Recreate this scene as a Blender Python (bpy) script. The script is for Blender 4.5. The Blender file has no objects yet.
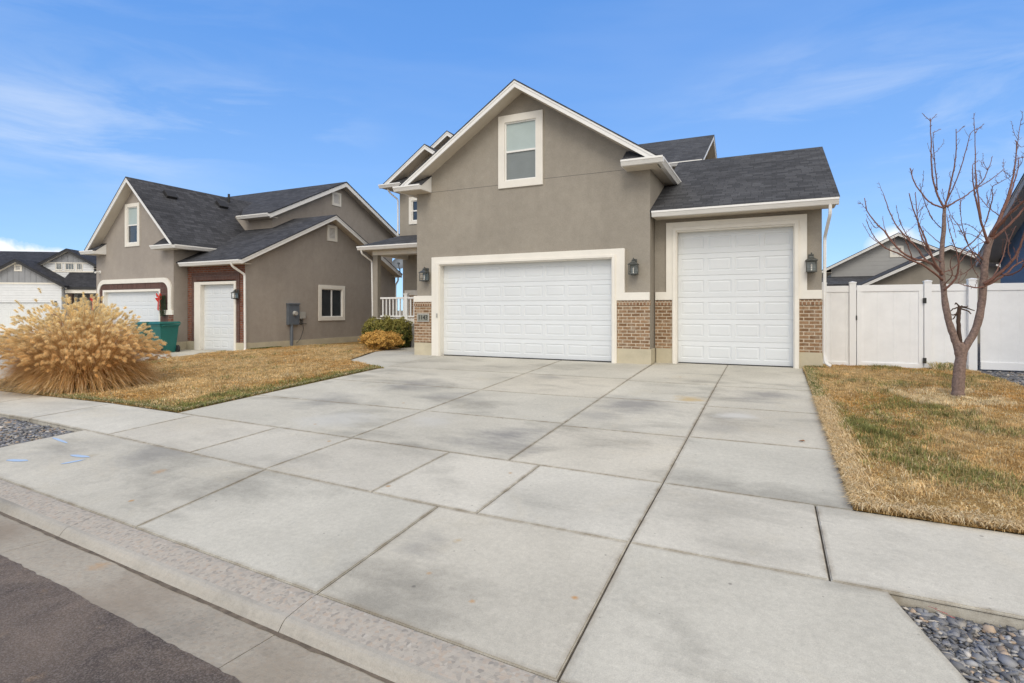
import bpy, bmesh, math, random
import numpy as np
from mathutils import Vector, noise
from mathutils.geometry import tessellate_polygon
random.seed(7); rng = np.random.default_rng(7)
scene = bpy.context.scene
COL = scene.collection
R = math.radians

# ------------------------------------------------------------------ camera
CZ = 1.22; YAW = R(25.3); FPX = 550.0
cam = bpy.data.cameras.new('camera'); camo = bpy.data.objects.new('camera', cam); COL.objects.link(camo)
cam.sensor_width = 36; cam.lens = 36 * FPX / 1024; cam.shift_y = -31.5 / 1024
cam.clip_start = .05; cam.clip_end = 3000
camo.location = (0, 0, CZ); camo.rotation_euler = (R(90), 0, YAW)
scene.camera = camo
CYW, SYW = math.cos(YAW), math.sin(YAW)
def at(px, py, d):                      # a point of the tree, at its true distance
    u = (px - 512) / FPX * d; w = (310 - py) / FPX * d
    return Vector((u * CYW - SYW * d, CYW * d + u * SYW, CZ + w))

# ------------------------------------------------------------------ materials
def nt(mat):
    mat.use_nodes = True; t = mat.node_tree; t.nodes.clear()
    out = t.nodes.new('ShaderNodeOutputMaterial'); b = t.nodes.new('ShaderNodeBsdfPrincipled')
    t.links.new(b.outputs[0], out.inputs[0]); return t, b
def N(t, typ, **kw):
    n = t.nodes.new(typ)
    for k, v in kw.items():
        if k in n.inputs.keys(): n.inputs[k].default_value = v
        else: setattr(n, k, v)
    return n
def rgb(c): return (c[0], c[1], c[2], 1)
def mixc(t, fac, a, b, blend='MIX'):
    m = t.nodes.new('ShaderNodeMix'); m.data_type = 'RGBA'; m.blend_type = blend
    for i, v in ((0, fac), (6, a), (7, b)):
        if isinstance(v, bpy.types.NodeSocket): t.links.new(v, m.inputs[i])
        elif i == 0: m.inputs[0].default_value = v
        else: m.inputs[i].default_value = rgb(v)
    return m.outputs[2]
def ramp(t, src, stops):
    r = t.nodes.new('ShaderNodeValToRGB'); t.links.new(src, r.inputs[0])
    while len(r.color_ramp.elements) < len(stops): r.color_ramp.elements.new(.5)
    for e, (p, v) in zip(r.color_ramp.elements, stops):
        e.position = p; e.color = (v, v, v, 1) if not isinstance(v, tuple) else rgb(v)
    return r.outputs[0]
def noise_n(t, vec, scale, detail=4, rough=.55, dist=0):
    n = N(t, 'ShaderNodeTexNoise', Scale=scale, Detail=detail, Roughness=rough, Distortion=dist)
    if vec is not None: t.links.new(vec, n.inputs['Vector'])
    return n.outputs[0]
def pos(t, scale=None, space='Object'):
    o = t.nodes.new('ShaderNodeNewGeometry').outputs['Position'] if space == 'World' else t.nodes.new('ShaderNodeTexCoord').outputs['Object']
    if scale:
        m = N(t, 'ShaderNodeMapping'); m.inputs['Scale'].default_value = scale; t.links.new(o, m.inputs[0]); o = m.outputs[0]
    return o
def bump(t, b, h, strength=.3, dist=.01):
    n = N(t, 'ShaderNodeBump', Strength=strength, Distance=dist); t.links.new(h, n.inputs['Height']); t.links.new(n.outputs[0], b.inputs['Normal'])
def mat_simple(name, c, rough=.6, var=.12, vscale=3, bs=0, bscale=60, metal=0, spec=.5):
    m = bpy.data.materials.new(name); t, b = nt(m); p = pos(t, space='World')
    n = noise_n(t, p, vscale, 6, .65)
    v = ramp(t, n, [(.3, 1 - var), (.7, 1 + var * .6)])
    t.links.new(mixc(t, 1, c, v, 'MULTIPLY'), b.inputs['Base Color'])
    b.inputs['Roughness'].default_value = rough; b.inputs['Metallic'].default_value = metal
    b.inputs['Specular IOR Level'].default_value = spec
    if bs: bump(t, b, noise_n(t, p, bscale, 3), bs, .01)
    return m
def mat_stucco(name, c):
    m = bpy.data.materials.new(name); t, b = nt(m); p = pos(t, space='World')
    n1 = noise_n(t, p, .55, 5, .6, .5); n2 = noise_n(t, p, 5, 5, .7); n3 = noise_n(t, p, 70, 3, .6)
    pv = pos(t, (1.6, 1.6, .35), 'World'); n4 = noise_n(t, pv, 1.4, 4, .6)
    col = mixc(t, ramp(t, n1, [(.35, 0.), (.65, 1.)]), tuple(x * .93 for x in c), tuple(x * 1.05 for x in c))
    col = mixc(t, 1, col, ramp(t, n2, [(.25, .92), (.75, 1.06)]), 'MULTIPLY')
    col = mixc(t, 1, col, ramp(t, n4, [(.3, .94), (.7, 1.03)]), 'MULTIPLY')
    col = mixc(t, 1, col, ramp(t, n3, [(.3, .9), (.7, 1.07)]), 'MULTIPLY')
    t.links.new(col, b.inputs['Base Color']); b.inputs['Roughness'].default_value = .95; b.inputs['Specular IOR Level'].default_value = .15
    add = N(t, 'ShaderNodeMath', operation='ADD'); t.links.new(n3, add.inputs[0]); t.links.new(n2, add.inputs[1])
    bump(t, b, add.outputs[0], .45, .008); return m
def uvn(t): return t.nodes.new('ShaderNodeTexCoord').outputs['UV']
def mat_brick(name, c1, c2, mortar, bw=.2, rh=.0765, ms=.011):
    m = bpy.data.materials.new(name); t, b = nt(m); uv = uvn(t)
    w = noise_n(t, uv, 9, 2); dm = mixc(t, .02, uv, w, 'LINEAR_LIGHT') if False else uv
    br = N(t, 'ShaderNodeTexBrick', Scale=1.0); br.inputs['Brick Width'].default_value = bw; br.inputs['Row Height'].default_value = rh
    br.inputs['Mortar Size'].default_value = ms; br.inputs['Mortar Smooth'].default_value = .25; br.inputs['Bias'].default_value = 0
    br.inputs['Color1'].default_value = rgb(c1); br.inputs['Color2'].default_value = rgb(c2); br.inputs['Mortar'].default_value = rgb(mortar)
    t.links.new(dm, br.inputs['Vector'])
    n = noise_n(t, pos(t, space='World'), 22, 5, .7)
    n2 = noise_n(t, pos(t, space='World'), 7, 3, .6)
    col = mixc(t, 1, br.outputs[0], ramp(t, n, [(.25, .65), (.75, 1.25)]), 'MULTIPLY')
    # smeared mortar on the brick faces
    col = mixc(t, ramp(t, n2, [(.5, 0.), (.78, .5)]), col, tuple(x * .85 for x in mortar))
    t.links.new(col, b.inputs['Base Color']); b.inputs['Roughness'].default_value = .92; b.inputs['Specular IOR Level'].default_value = .2
    inv = N(t, 'ShaderNodeMath', operation='MULTIPLY_ADD'); inv.inputs[1].default_value = -1; inv.inputs[2].default_value = 1
    t.links.new(br.outputs['Fac'], inv.inputs[0])
    ad = N(t, 'ShaderNodeMath', operation='ADD'); t.links.new(inv.outputs[0], ad.inputs[0]); t.links.new(n, ad.inputs[1])
    bump(t, b, ad.outputs[0], .7, .01); return m
def mat_shingle(name, c):
    m = bpy.data.materials.new(name); t, b = nt(m); uv = uvn(t)
    br = N(t, 'ShaderNodeTexBrick', Scale=1.0); br.inputs['Brick Width'].default_value = .26; br.inputs['Row Height'].default_value = .135
    br.inputs['Mortar Size'].default_value = .007; br.inputs['Mortar Smooth'].default_value = .4
    br.offset = .37; br.squash = .8; br.squash_frequency = 3
    br.inputs['Color1'].default_value = rgb([x * .72 for x in c]); br.inputs['Color2'].default_value = rgb([x * 1.35 for x in c]); br.inputs['Mortar'].default_value = rgb([x * .45 for x in c])
    t.links.new(uv, br.inputs['Vector'])
    n = noise_n(t, pos(t, space='World'), 40, 4, .8); n2 = noise_n(t, pos(t, space='World'), 1.1, 4)
    col = mixc(t, 1, br.outputs[0], ramp(t, n, [(.25, .6), (.75, 1.5)]), 'MULTIPLY')
    col = mixc(t, 1, col, ramp(t, n2, [(.3, .85), (.7, 1.15)]), 'MULTIPLY')
    t.links.new(col, b.inputs['Base Color']); b.inputs['Roughness'].default_value = .93; b.inputs['Specular IOR Level'].default_value = .25
    # each course steps up towards its lower edge
    sep = N(t, 'ShaderNodeSeparateXYZ'); t.links.new(uv, sep.inputs[0])
    dv = N(t, 'ShaderNodeMath', operation='DIVIDE'); dv.inputs[1].default_value = .135; t.links.new(sep.outputs[1], dv.inputs[0])
    fr = N(t, 'ShaderNodeMath', operation='FRACT'); t.links.new(dv.outputs[0], fr.inputs[0])
    sb = N(t, 'ShaderNodeMath', operation='SUBTRACT'); t.links.new(n, sb.inputs[0]); t.links.new(fr.outputs[0], sb.inputs[1])
    bump(t, b, sb.outputs[0], .6, .012); return m
def mat_lap(name, c, step=.16, vertical=False, depth=.02, strength=1):
    m = bpy.data.materials.new(name); t, b = nt(m); uv = uvn(t)
    sep = N(t, 'ShaderNodeSeparateXYZ'); t.links.new(uv, sep.inputs[0])
    dv = N(t, 'ShaderNodeMath', operation='DIVIDE'); dv.inputs[1].default_value = step; t.links.new(sep.outputs[0 if vertical else 1], dv.inputs[0])
    fr = N(t, 'ShaderNodeMath', operation='FRACT'); t.links.new(dv.outputs[0], fr.inputs[0])
    if vertical: h = ramp(t, fr.outputs[0], [(0., 0.), (.03, 1.), (.12, 1.), (.15, 0.)]) if step > .25 else ramp(t, fr.outputs[0], [(0., 0.), (.06, 1.), (.94, 1.), (1., 0.)])
    else: h = ramp(t, fr.outputs[0], [(0., 1.), (.93, .1), (1., 0.)])
    n = noise_n(t, pos(t, space='World'), 3, 5, .6)
    t.links.new(mixc(t, 1, c, ramp(t, n, [(.3, .94), (.7, 1.04)]), 'MULTIPLY'), b.inputs['Base Color'])
    b.inputs['Roughness'].default_value = .55; bump(t, b, h, strength, depth); return m
def mat_glass(name, c, rough=.04):
    m = bpy.data.materials.new(name); t, b = nt(m)
    n = noise_n(t, pos(t, space='World'), 2.2, 3)
    t.links.new(mixc(t, 1, c, ramp(t, n, [(.3, .75), (.7, 1.2)]), 'MULTIPLY'), b.inputs['Base Color'])
    b.inputs['Roughness'].default_value = rough; b.inputs['Specular IOR Level'].default_value = .9
    bump(t, b, noise_n(t, pos(t, space='World'), .8, 2), .12, .05); return m
def mat_concrete(name, c, stains=(), blotch=1.0, agg=0.0, attr=True):
    m = bpy.data.materials.new(name); t, b = nt(m); p = pos(t, space='World')
    nbig = noise_n(t, p, .7, 6, .62, .2); nst = noise_n(t, pos(t, (.55, 1.0, 1), 'World'), 1.1, 6, .62, .25)
    nf = noise_n(t, p, 26, 6, .75); nff = noise_n(t, p, 170, 3, .7)
    col = mixc(t, ramp(t, nbig, [(.38, 0.), (.62, 1.)]), tuple(x * y for x, y in zip(c, (.9, .9, .89))), tuple(x * y for x, y in zip(c, (1.06, 1.06, 1.05))))
    col = mixc(t, 1, col, ramp(t, nst, [(.32, 1 - .33 * blotch), (.47, 1.), (.7, 1.04)]), 'MULTIPLY')
    # warm water marks
    nw = noise_n(t, p, .9, 6, .7, .8)
    col = mixc(t, ramp(t, nw, [(.55, 0.), (.72, .35)]), col, tuple(x * y for x, y in zip(c, (1.02, .96, .84))))
    col = mixc(t, 1, col, ramp(t, nf, [(.28, .86), (.72, 1.09)]), 'MULTIPLY')
    col = mixc(t, 1, col, ramp(t, nff, [(.25, .80), (.5, 1.), (.75, 1.16)]), 'MULTIPLY')
    # small pits
    vo = N(t, 'ShaderNodeTexVoronoi', Scale=9.0); t.links.new(p, vo.inputs['Vector'])
    nm = noise_n(t, p, 1.7, 3)
    pit = mixc(t, ramp(t, nm, [(.5, 0.), (.6, 1.)]), (0, 0, 0), ramp(t, vo.outputs['Distance'], [(0., 1.), (.055, .8), (.08, 0.)]))
    col = mixc(t, pit, col, tuple(x * .5 for x in c))
    if agg:
        v2 = N(t, 'ShaderNodeTexVoronoi', Scale=50.0); t.links.new(p, v2.inputs['Vector'])
        hs = mixc(t, .55, (.36, .33, .29), ramp(t, v2.outputs['Color'], [(.1, (.16, .15, .14)), (.35, (.40, .36, .31)), (.6, (.52, .47, .40)), (.8, (.45, .33, .24)), (.95, (.62, .58, .52))]), 'MIX')
        hs = mixc(t, .15, hs, (.40, .37, .325))
        col = mixc(t, agg, col, hs)
    for (sx, sy, r, sc, st) in stains:
        sub = N(t, 'ShaderNodeVectorMath', operation='SUBTRACT'); sub.inputs[1].default_value = (sx, sy, 0)
        fl = N(t, 'ShaderNodeVectorMath', operation='MULTIPLY'); fl.inputs[1].default_value = (1, 1, 0)
        t.links.new(p, fl.inputs[0]); t.links.new(fl.outputs[0], sub.inputs[0])
        ln = N(t, 'ShaderNodeVectorMath', operation='LENGTH'); t.links.new(sub.outputs[0], ln.inputs[0])
        ns = noise_n(t, pos(t, (.6, 1.15, 1), 'World'), min(14, 1.6 / r), 6, .72, .3)
        ma = N(t, 'ShaderNodeMath', operation='MULTIPLY_ADD'); ma.inputs[1].default_value = r * 2.2; t.links.new(ns, ma.inputs[0]); t.links.new(ln.outputs['Value'], ma.inputs[2])
        dv_ = N(t, 'ShaderNodeMath', operation='DIVIDE'); dv_.inputs[1].default_value = r * 2.6; t.links.new(ma.outputs[0], dv_.inputs[0])
        f = ramp(t, dv_.outputs[0], [(.46, min(1, st * 1.35)), (.60, st * .6), (.74, 0.)])
        col = mixc(t, f, col, sc)
    if attr:
        at_ = N(t, 'ShaderNodeAttribute', attribute_name='tone'); col = mixc(t, 1, col, at_.outputs['Color'], 'MULTIPLY')
        ae = N(t, 'ShaderNodeAttribute', attribute_name='edge'); nd = ramp(t, noise_n(t, p, 5.5, 5, .7), [(.38, .08), (.66, 1.)])
        fe = N(t, 'ShaderNodeMath', operation='MULTIPLY'); t.links.new(ae.outputs['Fac'], fe.inputs[0]); t.links.new(nd, fe.inputs[1])
        fe2 = N(t, 'ShaderNodeMath', operation='MULTIPLY'); t.links.new(fe.outputs[0], fe2.inputs[0]); fe2.inputs[1].default_value = .75
        col = mixc(t, fe2.outputs[0], col, (.25, .21, .155))
        # scattered rust specks and dark drips
        vr = N(t, 'ShaderNodeTexVoronoi', Scale=1.35); t.links.new(p, vr.inputs['Vector'])
        sp_ = ramp(t, vr.outputs['Distance'], [(0., 1.), (.022, .9), (.04, 0.)]); sel = ramp(t, vr.outputs['Color'], [(.45, 0.), (.5, 1.)])
        col = mixc(t, mixc(t, 1, sp_, sel, 'MULTIPLY'), col, (.42, .27, .14))
        vk = N(t, 'ShaderNodeTexVoronoi', Scale=3.1); t.links.new(p, vk.inputs['Vector'])
        sk = ramp(t, vk.outputs['Distance'], [(0., 1.), (.03, .8), (.05, 0.)]); sel2 = ramp(t, vk.outputs['Color'], [(.55, 0.), (.6, .7)])
        col = mixc(t, mixc(t, 1, sk, sel2, 'MULTIPLY'), col, (.12, .11, .10))
        # faint scuffs in the driving direction
        scf = noise_n(t, pos(t, (7, .8, 1), 'World'), 1.6, 5, .75, .6)
        col = mixc(t, ramp(t, scf, [(.62, 0.), (.74, .28 * blotch)]), col, (.28, .275, .265))
    t.links.new(col, b.inputs['Base Color']); b.inputs['Roughness'].default_value = .88; b.inputs['Specular IOR Level'].default_value = .3
    # broom finish
    bn = noise_n(t, pos(t, (6, 160, 1), 'World'), 1.0, 3)
    a = N(t, 'ShaderNodeMath', operation='ADD'); t.links.new(bn, a.inputs[0]); t.links.new(nff, a.inputs[1])
    bump(t, b, a.outputs[0], .25 + .5 * agg, .004); return m
def mat_attr(name, rough=.8, trans=0.0, spec=.2, mult=1.0):
    m = bpy.data.materials.new(name); t, b = nt(m)
    a = N(t, 'ShaderNodeAttribute', attribute_name='Col')
    n = noise_n(t, pos(t, space='World'), 11, 3)
    t.links.new(mixc(t, 1, a.outputs['Color'], ramp(t, n, [(.3, .82 * mult), (.7, 1.15 * mult)]), 'MULTIPLY'), b.inputs['Base Color'])
    b.inputs['Roughness'].default_value = rough; b.inputs['Specular IOR Level'].default_value = spec
    if trans:
        tr = N(t, 'ShaderNodeBsdfTranslucent'); t.links.new(a.outputs['Color'], tr.inputs[0])
        mx = N(t, 'ShaderNodeMixShader', Fac=trans) if False else t.nodes.new('ShaderNodeMixShader'); mx.inputs[0].default_value = trans
        out = [x for x in t.nodes if x.type == 'OUTPUT_MATERIAL'][0]
        t.links.new(b.outputs[0], mx.inputs[1]); t.links.new(tr.outputs[0], mx.inputs[2]); t.links.new(mx.outputs[0], out.inputs[0])
    return m

M = {}
M['stucco'] = mat_stucco('stucco', (.335, .303, .255))
M['stucco_nb'] = mat_stucco('stucco_neighbour', (.37, .33, .29))
M['trim'] = mat_simple('trim_paint', (.80, .765, .69), .7, .06, 2, .25, 120)
M['white'] = mat_simple('white_metal', (.82, .81, .78), .45, .05, 2)
M['soffit'] = mat_lap('soffit_panel', (.60, .54, .45), .1, True, .006, .6)
M['door'] = mat_simple('garage_door_paint', (.69, .715, .73), .42, .035, 1.2, .08, 200)
M['seal'] = mat_simple('rubber_seal', (.03, .03, .03), .8)
M['found'] = mat_simple('foundation_paint', (.54, .485, .36), .9, .14, 2.4, .3, 60, spec=.2)
M['brick'] = mat_brick('tan_brick', (.20, .115, .062), (.34, .215, .125), (.56, .47, .36))
M['soldier'] = mat_brick('soldier_brick', (.22, .115, .065), (.33, .20, .12), (.50, .42, .32), .0765, .2, .011)
M['redbrick'] = mat_brick('red_brick', (.165, .055, .033), (.27, .1, .055), (.22, .175, .15))
M['darkbrick'] = mat_brick('dark_soldier_brick', (.105, .055, .045), (.15, .08, .065), (.15, .11, .1), .0765, .2)
M['shingle'] = mat_shingle('shingle', (.058, .059, .063))
M['shingle_nb'] = mat_shingle('shingle_neighbour', (.05, .051, .057))
M['shingle_blk'] = mat_shingle('shingle_black', (.035, .036, .042))
M['vinyl'] = mat_lap('white_vinyl_boards', (.85, .86, .87), .29, True, .005, .55)
M['vinylp'] = mat_simple('white_vinyl', (.85, .86, .87), .35, .03, 1.5)
M['glass'] = mat_glass('window_glass', (.035, .04, .042))
M['glass2'] = mat_glass('window_glass_sky', (.12, .15, .17))
M['blind'] = mat_lap('blinds_behind_glass', (.42, .50, .49), .05, False, .004, .5)
M['screen'] = mat_lap('half_open_blinds', (.20, .225, .225), .05, False, .004, .6)
M['pewter'] = mat_simple('weathered_pewter', (.115, .12, .112), .5, .3, 30, .2, 80, .6)
M['black'] = mat_simple('black_metal', (.02, .02, .02), .5)
M['lampglass'] = mat_glass('lantern_glass', (.22, .25, .24), .15)
M['bulb'] = mat_simple('candle_bulb', (.8, .78, .7), .3)
M['galv'] = mat_simple('grey_meter_metal', (.16, .185, .22), .5, .12, 5, 0, 0, .3)
M['lgrey'] = mat_simple('light_grey_plastic', (.42, .41, .38), .5)
M['teal'] = mat_simple('teal_plastic', (.008, .125, .11), .45, .15, 4)
M['jointline'] = mat_simple('control_joint_shade', (.15, .135, .12), .9)
M['silt'] = mat_simple('silt', (.15, .12, .09), .95, .5, 14, .5, 60)
M['rubber'] = mat_simple('rubber', (.02, .02, .022), .7)
M['red'] = mat_simple('red_ribbon', (.62, .045, .03), .5, .2, 20)
M['bark'] = mat_simple('bark', (.235, .165, .138), .85, .5, 34, .9, 50)
M['twig'] = mat_simple('twig_bark', (.20, .095, .07), .7, .35, 30, .4, 90)
M['deadwood'] = mat_simple('dead_wood', (.075, .045, .033), .9, .3, 40, .8, 70)
M['wsiding'] = mat_lap('white_lap_siding', (.68, .70, .72), .2, False, .03)
M['gboard'] = mat_lap('grey_board_and_batten', (.29, .30, .32), .4, True, .03)
M['blue'] = mat_lap('blue_lap_siding', (.09, .155, .26), .17, False, .02)
M['gsiding'] = mat_lap('grey_lap_siding', (.36, .36, .355), .2, False, .012, .6)
M['blackm'] = mat_simple('black_fascia', (.025, .026, .03), .5)
M['taupe'] = mat_simple('taupe_soffit', (.50, .45, .40), .8)
M['stone'] = mat_simple('slate_stone', (.14, .15, .18), .6, .5, 16, .3, 40)
M['mulch'] = mat_simple('soil', (.12, .085, .055), .95, .4, 8, .8, 30)
M['grass'] = mat_attr('grass_blades', .8, .3)
M['leaf'] = mat_attr('leaves', .7, .25, .25)
M['plume'] = mat_attr('plumes', .85, .4, .1)
M['paint'] = mat_simple('blue_marking_paint', (.36, .48, .66), .8)
M['plastic_red'] = mat_simple('red_plastic_scrap', (.55, .12, .13), .5)
M['dryleaf'] = mat_simple('dry_leaf', (.30, .15, .07), .8, .3, 30)

def ground_mat(name, cols, sc, bs=.6):
    m = bpy.data.materials.new(name); t, b = nt(m); p = pos(t, space='World')
    n = noise_n(t, p, sc, 6, .7); n2 = noise_n(t, p, sc * 22, 4, .8)
    col = mixc(t, ramp(t, n, [(.38, 0.), (.62, 1.)]), cols[0], cols[1]); col = mixc(t, 1, col, ramp(t, n2, [(.25, .55), (.75, 1.35)]), 'MULTIPLY')
    t.links.new(col, b.inputs['Base Color']); b.inputs['Roughness'].default_value = .95; b.inputs['Specular IOR Level'].default_value = .15
    bump(t, b, n2, bs, .02); return m
M['turf'] = ground_mat('dry_turf', ((.23, .135, .045), (.33, .225, .085)), 1.2)
M['dirt'] = ground_mat('dry_ground', ((.2, .16, .11), (.27, .23, .16)), .6)
M['gravelbase'] = ground_mat('gravel_base', ((.075, .075, .085), (.16, .15, .145)), 14)
def mat_asphalt():
    m = bpy.data.materials.new('asphalt'); t, b = nt(m); p = pos(t, space='World')
    n1 = noise_n(t, p, 1.3, 6, .65, .8); n2 = noise_n(t, p, 120, 4, .8); n3 = noise_n(t, p, 6, 5, .7)
    col = mixc(t, ramp(t, n1, [(.35, 0.), (.65, 1.)]), (.085, .068, .060), (.215, .168, .135))
    col = mixc(t, ramp(t, n3, [(.60, 0.), (.72, .6)]), col, (.29, .205, .135))
    col = mixc(t, 1, col, ramp(t, n2, [(.3, .45), (.5, 1.), (.75, 2.0)]), 'MULTIPLY')
    t.links.new(col, b.inputs['Base Color']); b.inputs['Roughness'].default_value = .85; b.inputs['Specular IOR Level'].default_value = .35
    vo = N(t, 'ShaderNodeTexVoronoi', Scale=135.0); t.links.new(p, vo.inputs['Vector'])
    col = mixc(t, ramp(t, vo.outputs['Color'], [(.62, 0.), (.72, .38)]), col, (.32, .28, .25)); t.links.new(col, b.inputs['Base Color'])
    bump(t, b, n2, 1.0, .012); return m
M['asphalt'] = mat_asphalt()
RUST = (.46, .27, .12)
DK = (.21, .205, .20); LT = (.53, .525, .50); WM = (.42, .37, .28)
STAINS = [(-1.15, 8.9, .35, (.46, .34, .17), .6), (-1.9, 8.2, .85, DK, .55), (-2.2, 7.3, .6, DK, .3), (-.1, 9.5, .7, DK, .5), (-.45, 8.0, .4, LT, .6), (-.5, 7.3, .6, DK, .25),
          (-2.9, 5.9, .8, DK, .6), (-4.2, 6.3, .6, LT, .35), (-6.1, 8.6, .9, DK, .5), (-3.9, 10.2, .8, DK, .35), (-4.8, 7.7, .7, DK, .35), (-6.6, 6.7, 1.0, DK, .35), (-5.5, 5.9, .8, LT, .4),
          (-6.2, 3.9, .8, DK, .32), (-7.3, 3.6, .7, DK, .25), (-2.2, 3.2, .3, DK, .3), (-1.02, 3.0, .03, RUST, .8), (-2.0, 3.35, .045, (.46, .36, .22), .7), (-1.55, 2.75, .03, RUST, .6), (-5.6, 3.5, .10, RUST, .45), (-6.9, 3.55, .12, WM, .5)]
M['conc'] = mat_concrete('driveway_concrete', (.52, .494, .43), STAINS, 1.0)
M['walk'] = mat_concrete('sidewalk_concrete', (.54, .514, .452), (), .6)
M['agg'] = mat_concrete('exposed_aggregate', (.42, .385, .335), (), .8, .85, False)
M['gutter'] = mat_concrete('gutter_concrete', (.35, .312, .25), [(-4.2, 2.2, .1, RUST, .4), (-3.6, 1.95, .6, (.22, .175, .13), .4), (-5.6, 2.15, .7, (.24, .19, .14), .45), (-2.2, 1.9, .5, (.24, .20, .15), .35)], 1.5, .35, False)
M['curbface'] = mat_concrete('curb_concrete', (.41, .385, .34), (), 1.0, .15, False)
M['joint'] = mat_simple('joint_dirt', (.075, .062, .047), .95, .5, 9)

# ------------------------------------------------------------------ mesh helpers
class MB:
    def __init__(s): s.v = []; s.f = []; s.m = []; s.mi = 0
    def face(s, pts):
        i = len(s.v); s.v += [tuple(p) for p in pts]; s.f.append(list(range(i, i + len(pts)))); s.m.append(s.mi)
    def box(s, x0, x1, y0, y1, z0, z1):
        p = [(x, y, z) for z in (z0, z1) for y in (y0, y1) for x in (x0, x1)]
        i = len(s.v); s.v += p
        for q in ((0, 2, 3, 1), (4, 5, 7, 6), (0, 1, 5, 4), (2, 6, 7, 3), (0, 4, 6, 2), (1, 3, 7, 5)):
            s.f.append([i + k for k in q]); s.m.append(s.mi)
    def prism(s, pts, vec):
        vec = Vector(vec); n = len(pts); i = len(s.v)
        s.v += [tuple(p) for p in pts] + [tuple(Vector(p) + vec) for p in pts]
        s.f.append([i + k for k in range(n)]); s.f.append([i + n + k for k in reversed(range(n))]); s.m += [s.mi] * 2
        for k in range(n):
            j = (k + 1) % n; s.f.append([i + k, i + n + k, i + n + j, i + j]); s.m.append(s.mi)
    def tube(s, pts, rad, n=8, cap=True):
        pts = [Vector(p) for p in pts]
        if not hasattr(rad, '__len__'): rad = [rad] * len(pts)
        up = Vector((.13, .21, 1)).normalized(); i0 = len(s.v)
        prev = None
        for k, p in enumerate(pts):
            d = (pts[min(k + 1, len(pts) - 1)] - pts[max(k - 1, 0)])
            if d.length < 1e-9: d = Vector((0, 0, 1))
            d.normalize()
            if prev is None:
                a = d.cross(up if abs(d.dot(up)) < .95 else Vector((1, 0, 0))).normalized()
            else: a = (prev - d * prev.dot(d)).normalized()
            prev = a; b = d.cross(a)
            for q in range(n):
                th = 2 * math.pi * q / n; s.v.append(tuple(p + (a * math.cos(th) + b * math.sin(th)) * rad[k]))
        for k in range(len(pts) - 1):
            for q in range(n):
                r = (q + 1) % n; s.f.append([i0 + k * n + q, i0 + k * n + r, i0 + (k + 1) * n + r, i0 + (k + 1) * n + q]); s.m.append(s.mi)
        if cap:
            s.f.append([i0 + q for q in reversed(range(n))]); s.f.append([i0 + (len(pts) - 1) * n + q for q in range(n)]); s.m += [s.mi] * 2
    def wall(s, outer, holes, fn, t):
        # outer, holes: 2d loops; fn(u,v,depth)->3d
        loops = [outer] + list(holes)
        flat = [p for l in loops for p in l]
        tris = tessellate_polygon([[Vector((a, b, 0)) for a, b in l] for l in loops])
        for dpt in (0, t):
            i = len(s.v); s.v += [tuple(fn(a, b, dpt)) for a, b in flat]
            for tr in tris: s.f.append([i + k for k in (tr if dpt == 0 else reversed(tr))]); s.m.append(s.mi)
        for l in loops:
            for k in range(len(l)):
                a, b = l[k], l[(k + 1) % len(l)]
                s.face([fn(*a, 0), fn(*b, 0), fn(*b, t), fn(*a, t)])
    def build(s, name, mat, parent=None, bevel=0, smooth=False, uv=True, recalc=True, loc=None):
        me = bpy.data.meshes.new(name)
        o0 = Vector(loc) if loc is not None else None
        me.from_pydata([tuple(Vector(v) - o0) for v in s.v] if o0 is not None else s.v, [], s.f)
        mats = mat if isinstance(mat, (list, tuple)) else [mat]
        for m_ in mats: me.materials.append(m_)
        if len(mats) > 1:
            for p, k in zip(me.polygons, s.m): p.material_index = k
        if recalc or bevel:
            bm = bmesh.new(); bm.from_mesh(me); bmesh.ops.remove_doubles(bm, verts=bm.verts, dist=1e-5)
            if recalc: bmesh.ops.recalc_face_normals(bm, faces=bm.faces)
            if bevel:
                es = [e for e in bm.edges if len(e.link_faces) == 2 and e.calc_face_angle(0) > .6]
                bmesh.ops.bevel(bm, geom=es, offset=bevel, segments=2, affect='EDGES', profile=.6)
            bm.to_mesh(me); bm.free()
        if uv: auto_uv(me)
        if smooth:
            for p in me.polygons: p.use_smooth = True
        o = bpy.data.objects.new(name, me); COL.objects.link(o)
        if o0 is not None: o.location = o0
        if parent is not None:
            o.parent = parent
            o.location = -parent_world(parent) + (o0 if o0 is not None else Vector((0, 0, 0)))
        return o
def parent_world(p):
    w = Vector((0, 0, 0))
    while p is not None: w += p.location; p = p.parent
    return w
def auto_uv(me):
    l = me.uv_layers.new(name='UVMap'); vs = me.vertices
    for p in me.polygons:
        n = p.normal
        if abs(n.z) > .98: a, b = Vector((1, 0, 0)), Vector((0, 1, 0))
        else: a = Vector((0, 0, 1)).cross(n).normalized(); b = n.cross(a)
        for li in p.loop_indices:
            c = vs[me.loops[li].vertex_index].co; l.data[li].uv = (c.dot(a), c.dot(b))
def empty(name, loc, label, cat, group=None):
    o = bpy.data.objects.new(name, None); COL.objects.link(o); o.location = loc; o.empty_display_size = .2
    o['label'] = label; o['category'] = cat
    if group: o['group'] = group
    return o
def tag(o, label, cat, group=None, kind=None):
    if label: o['label'] = label
    if cat: o['category'] = cat
    if group: o['group'] = group
    if kind: o['kind'] = kind
    return o
def struct(o): o['kind'] = 'structure'; return o
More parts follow.
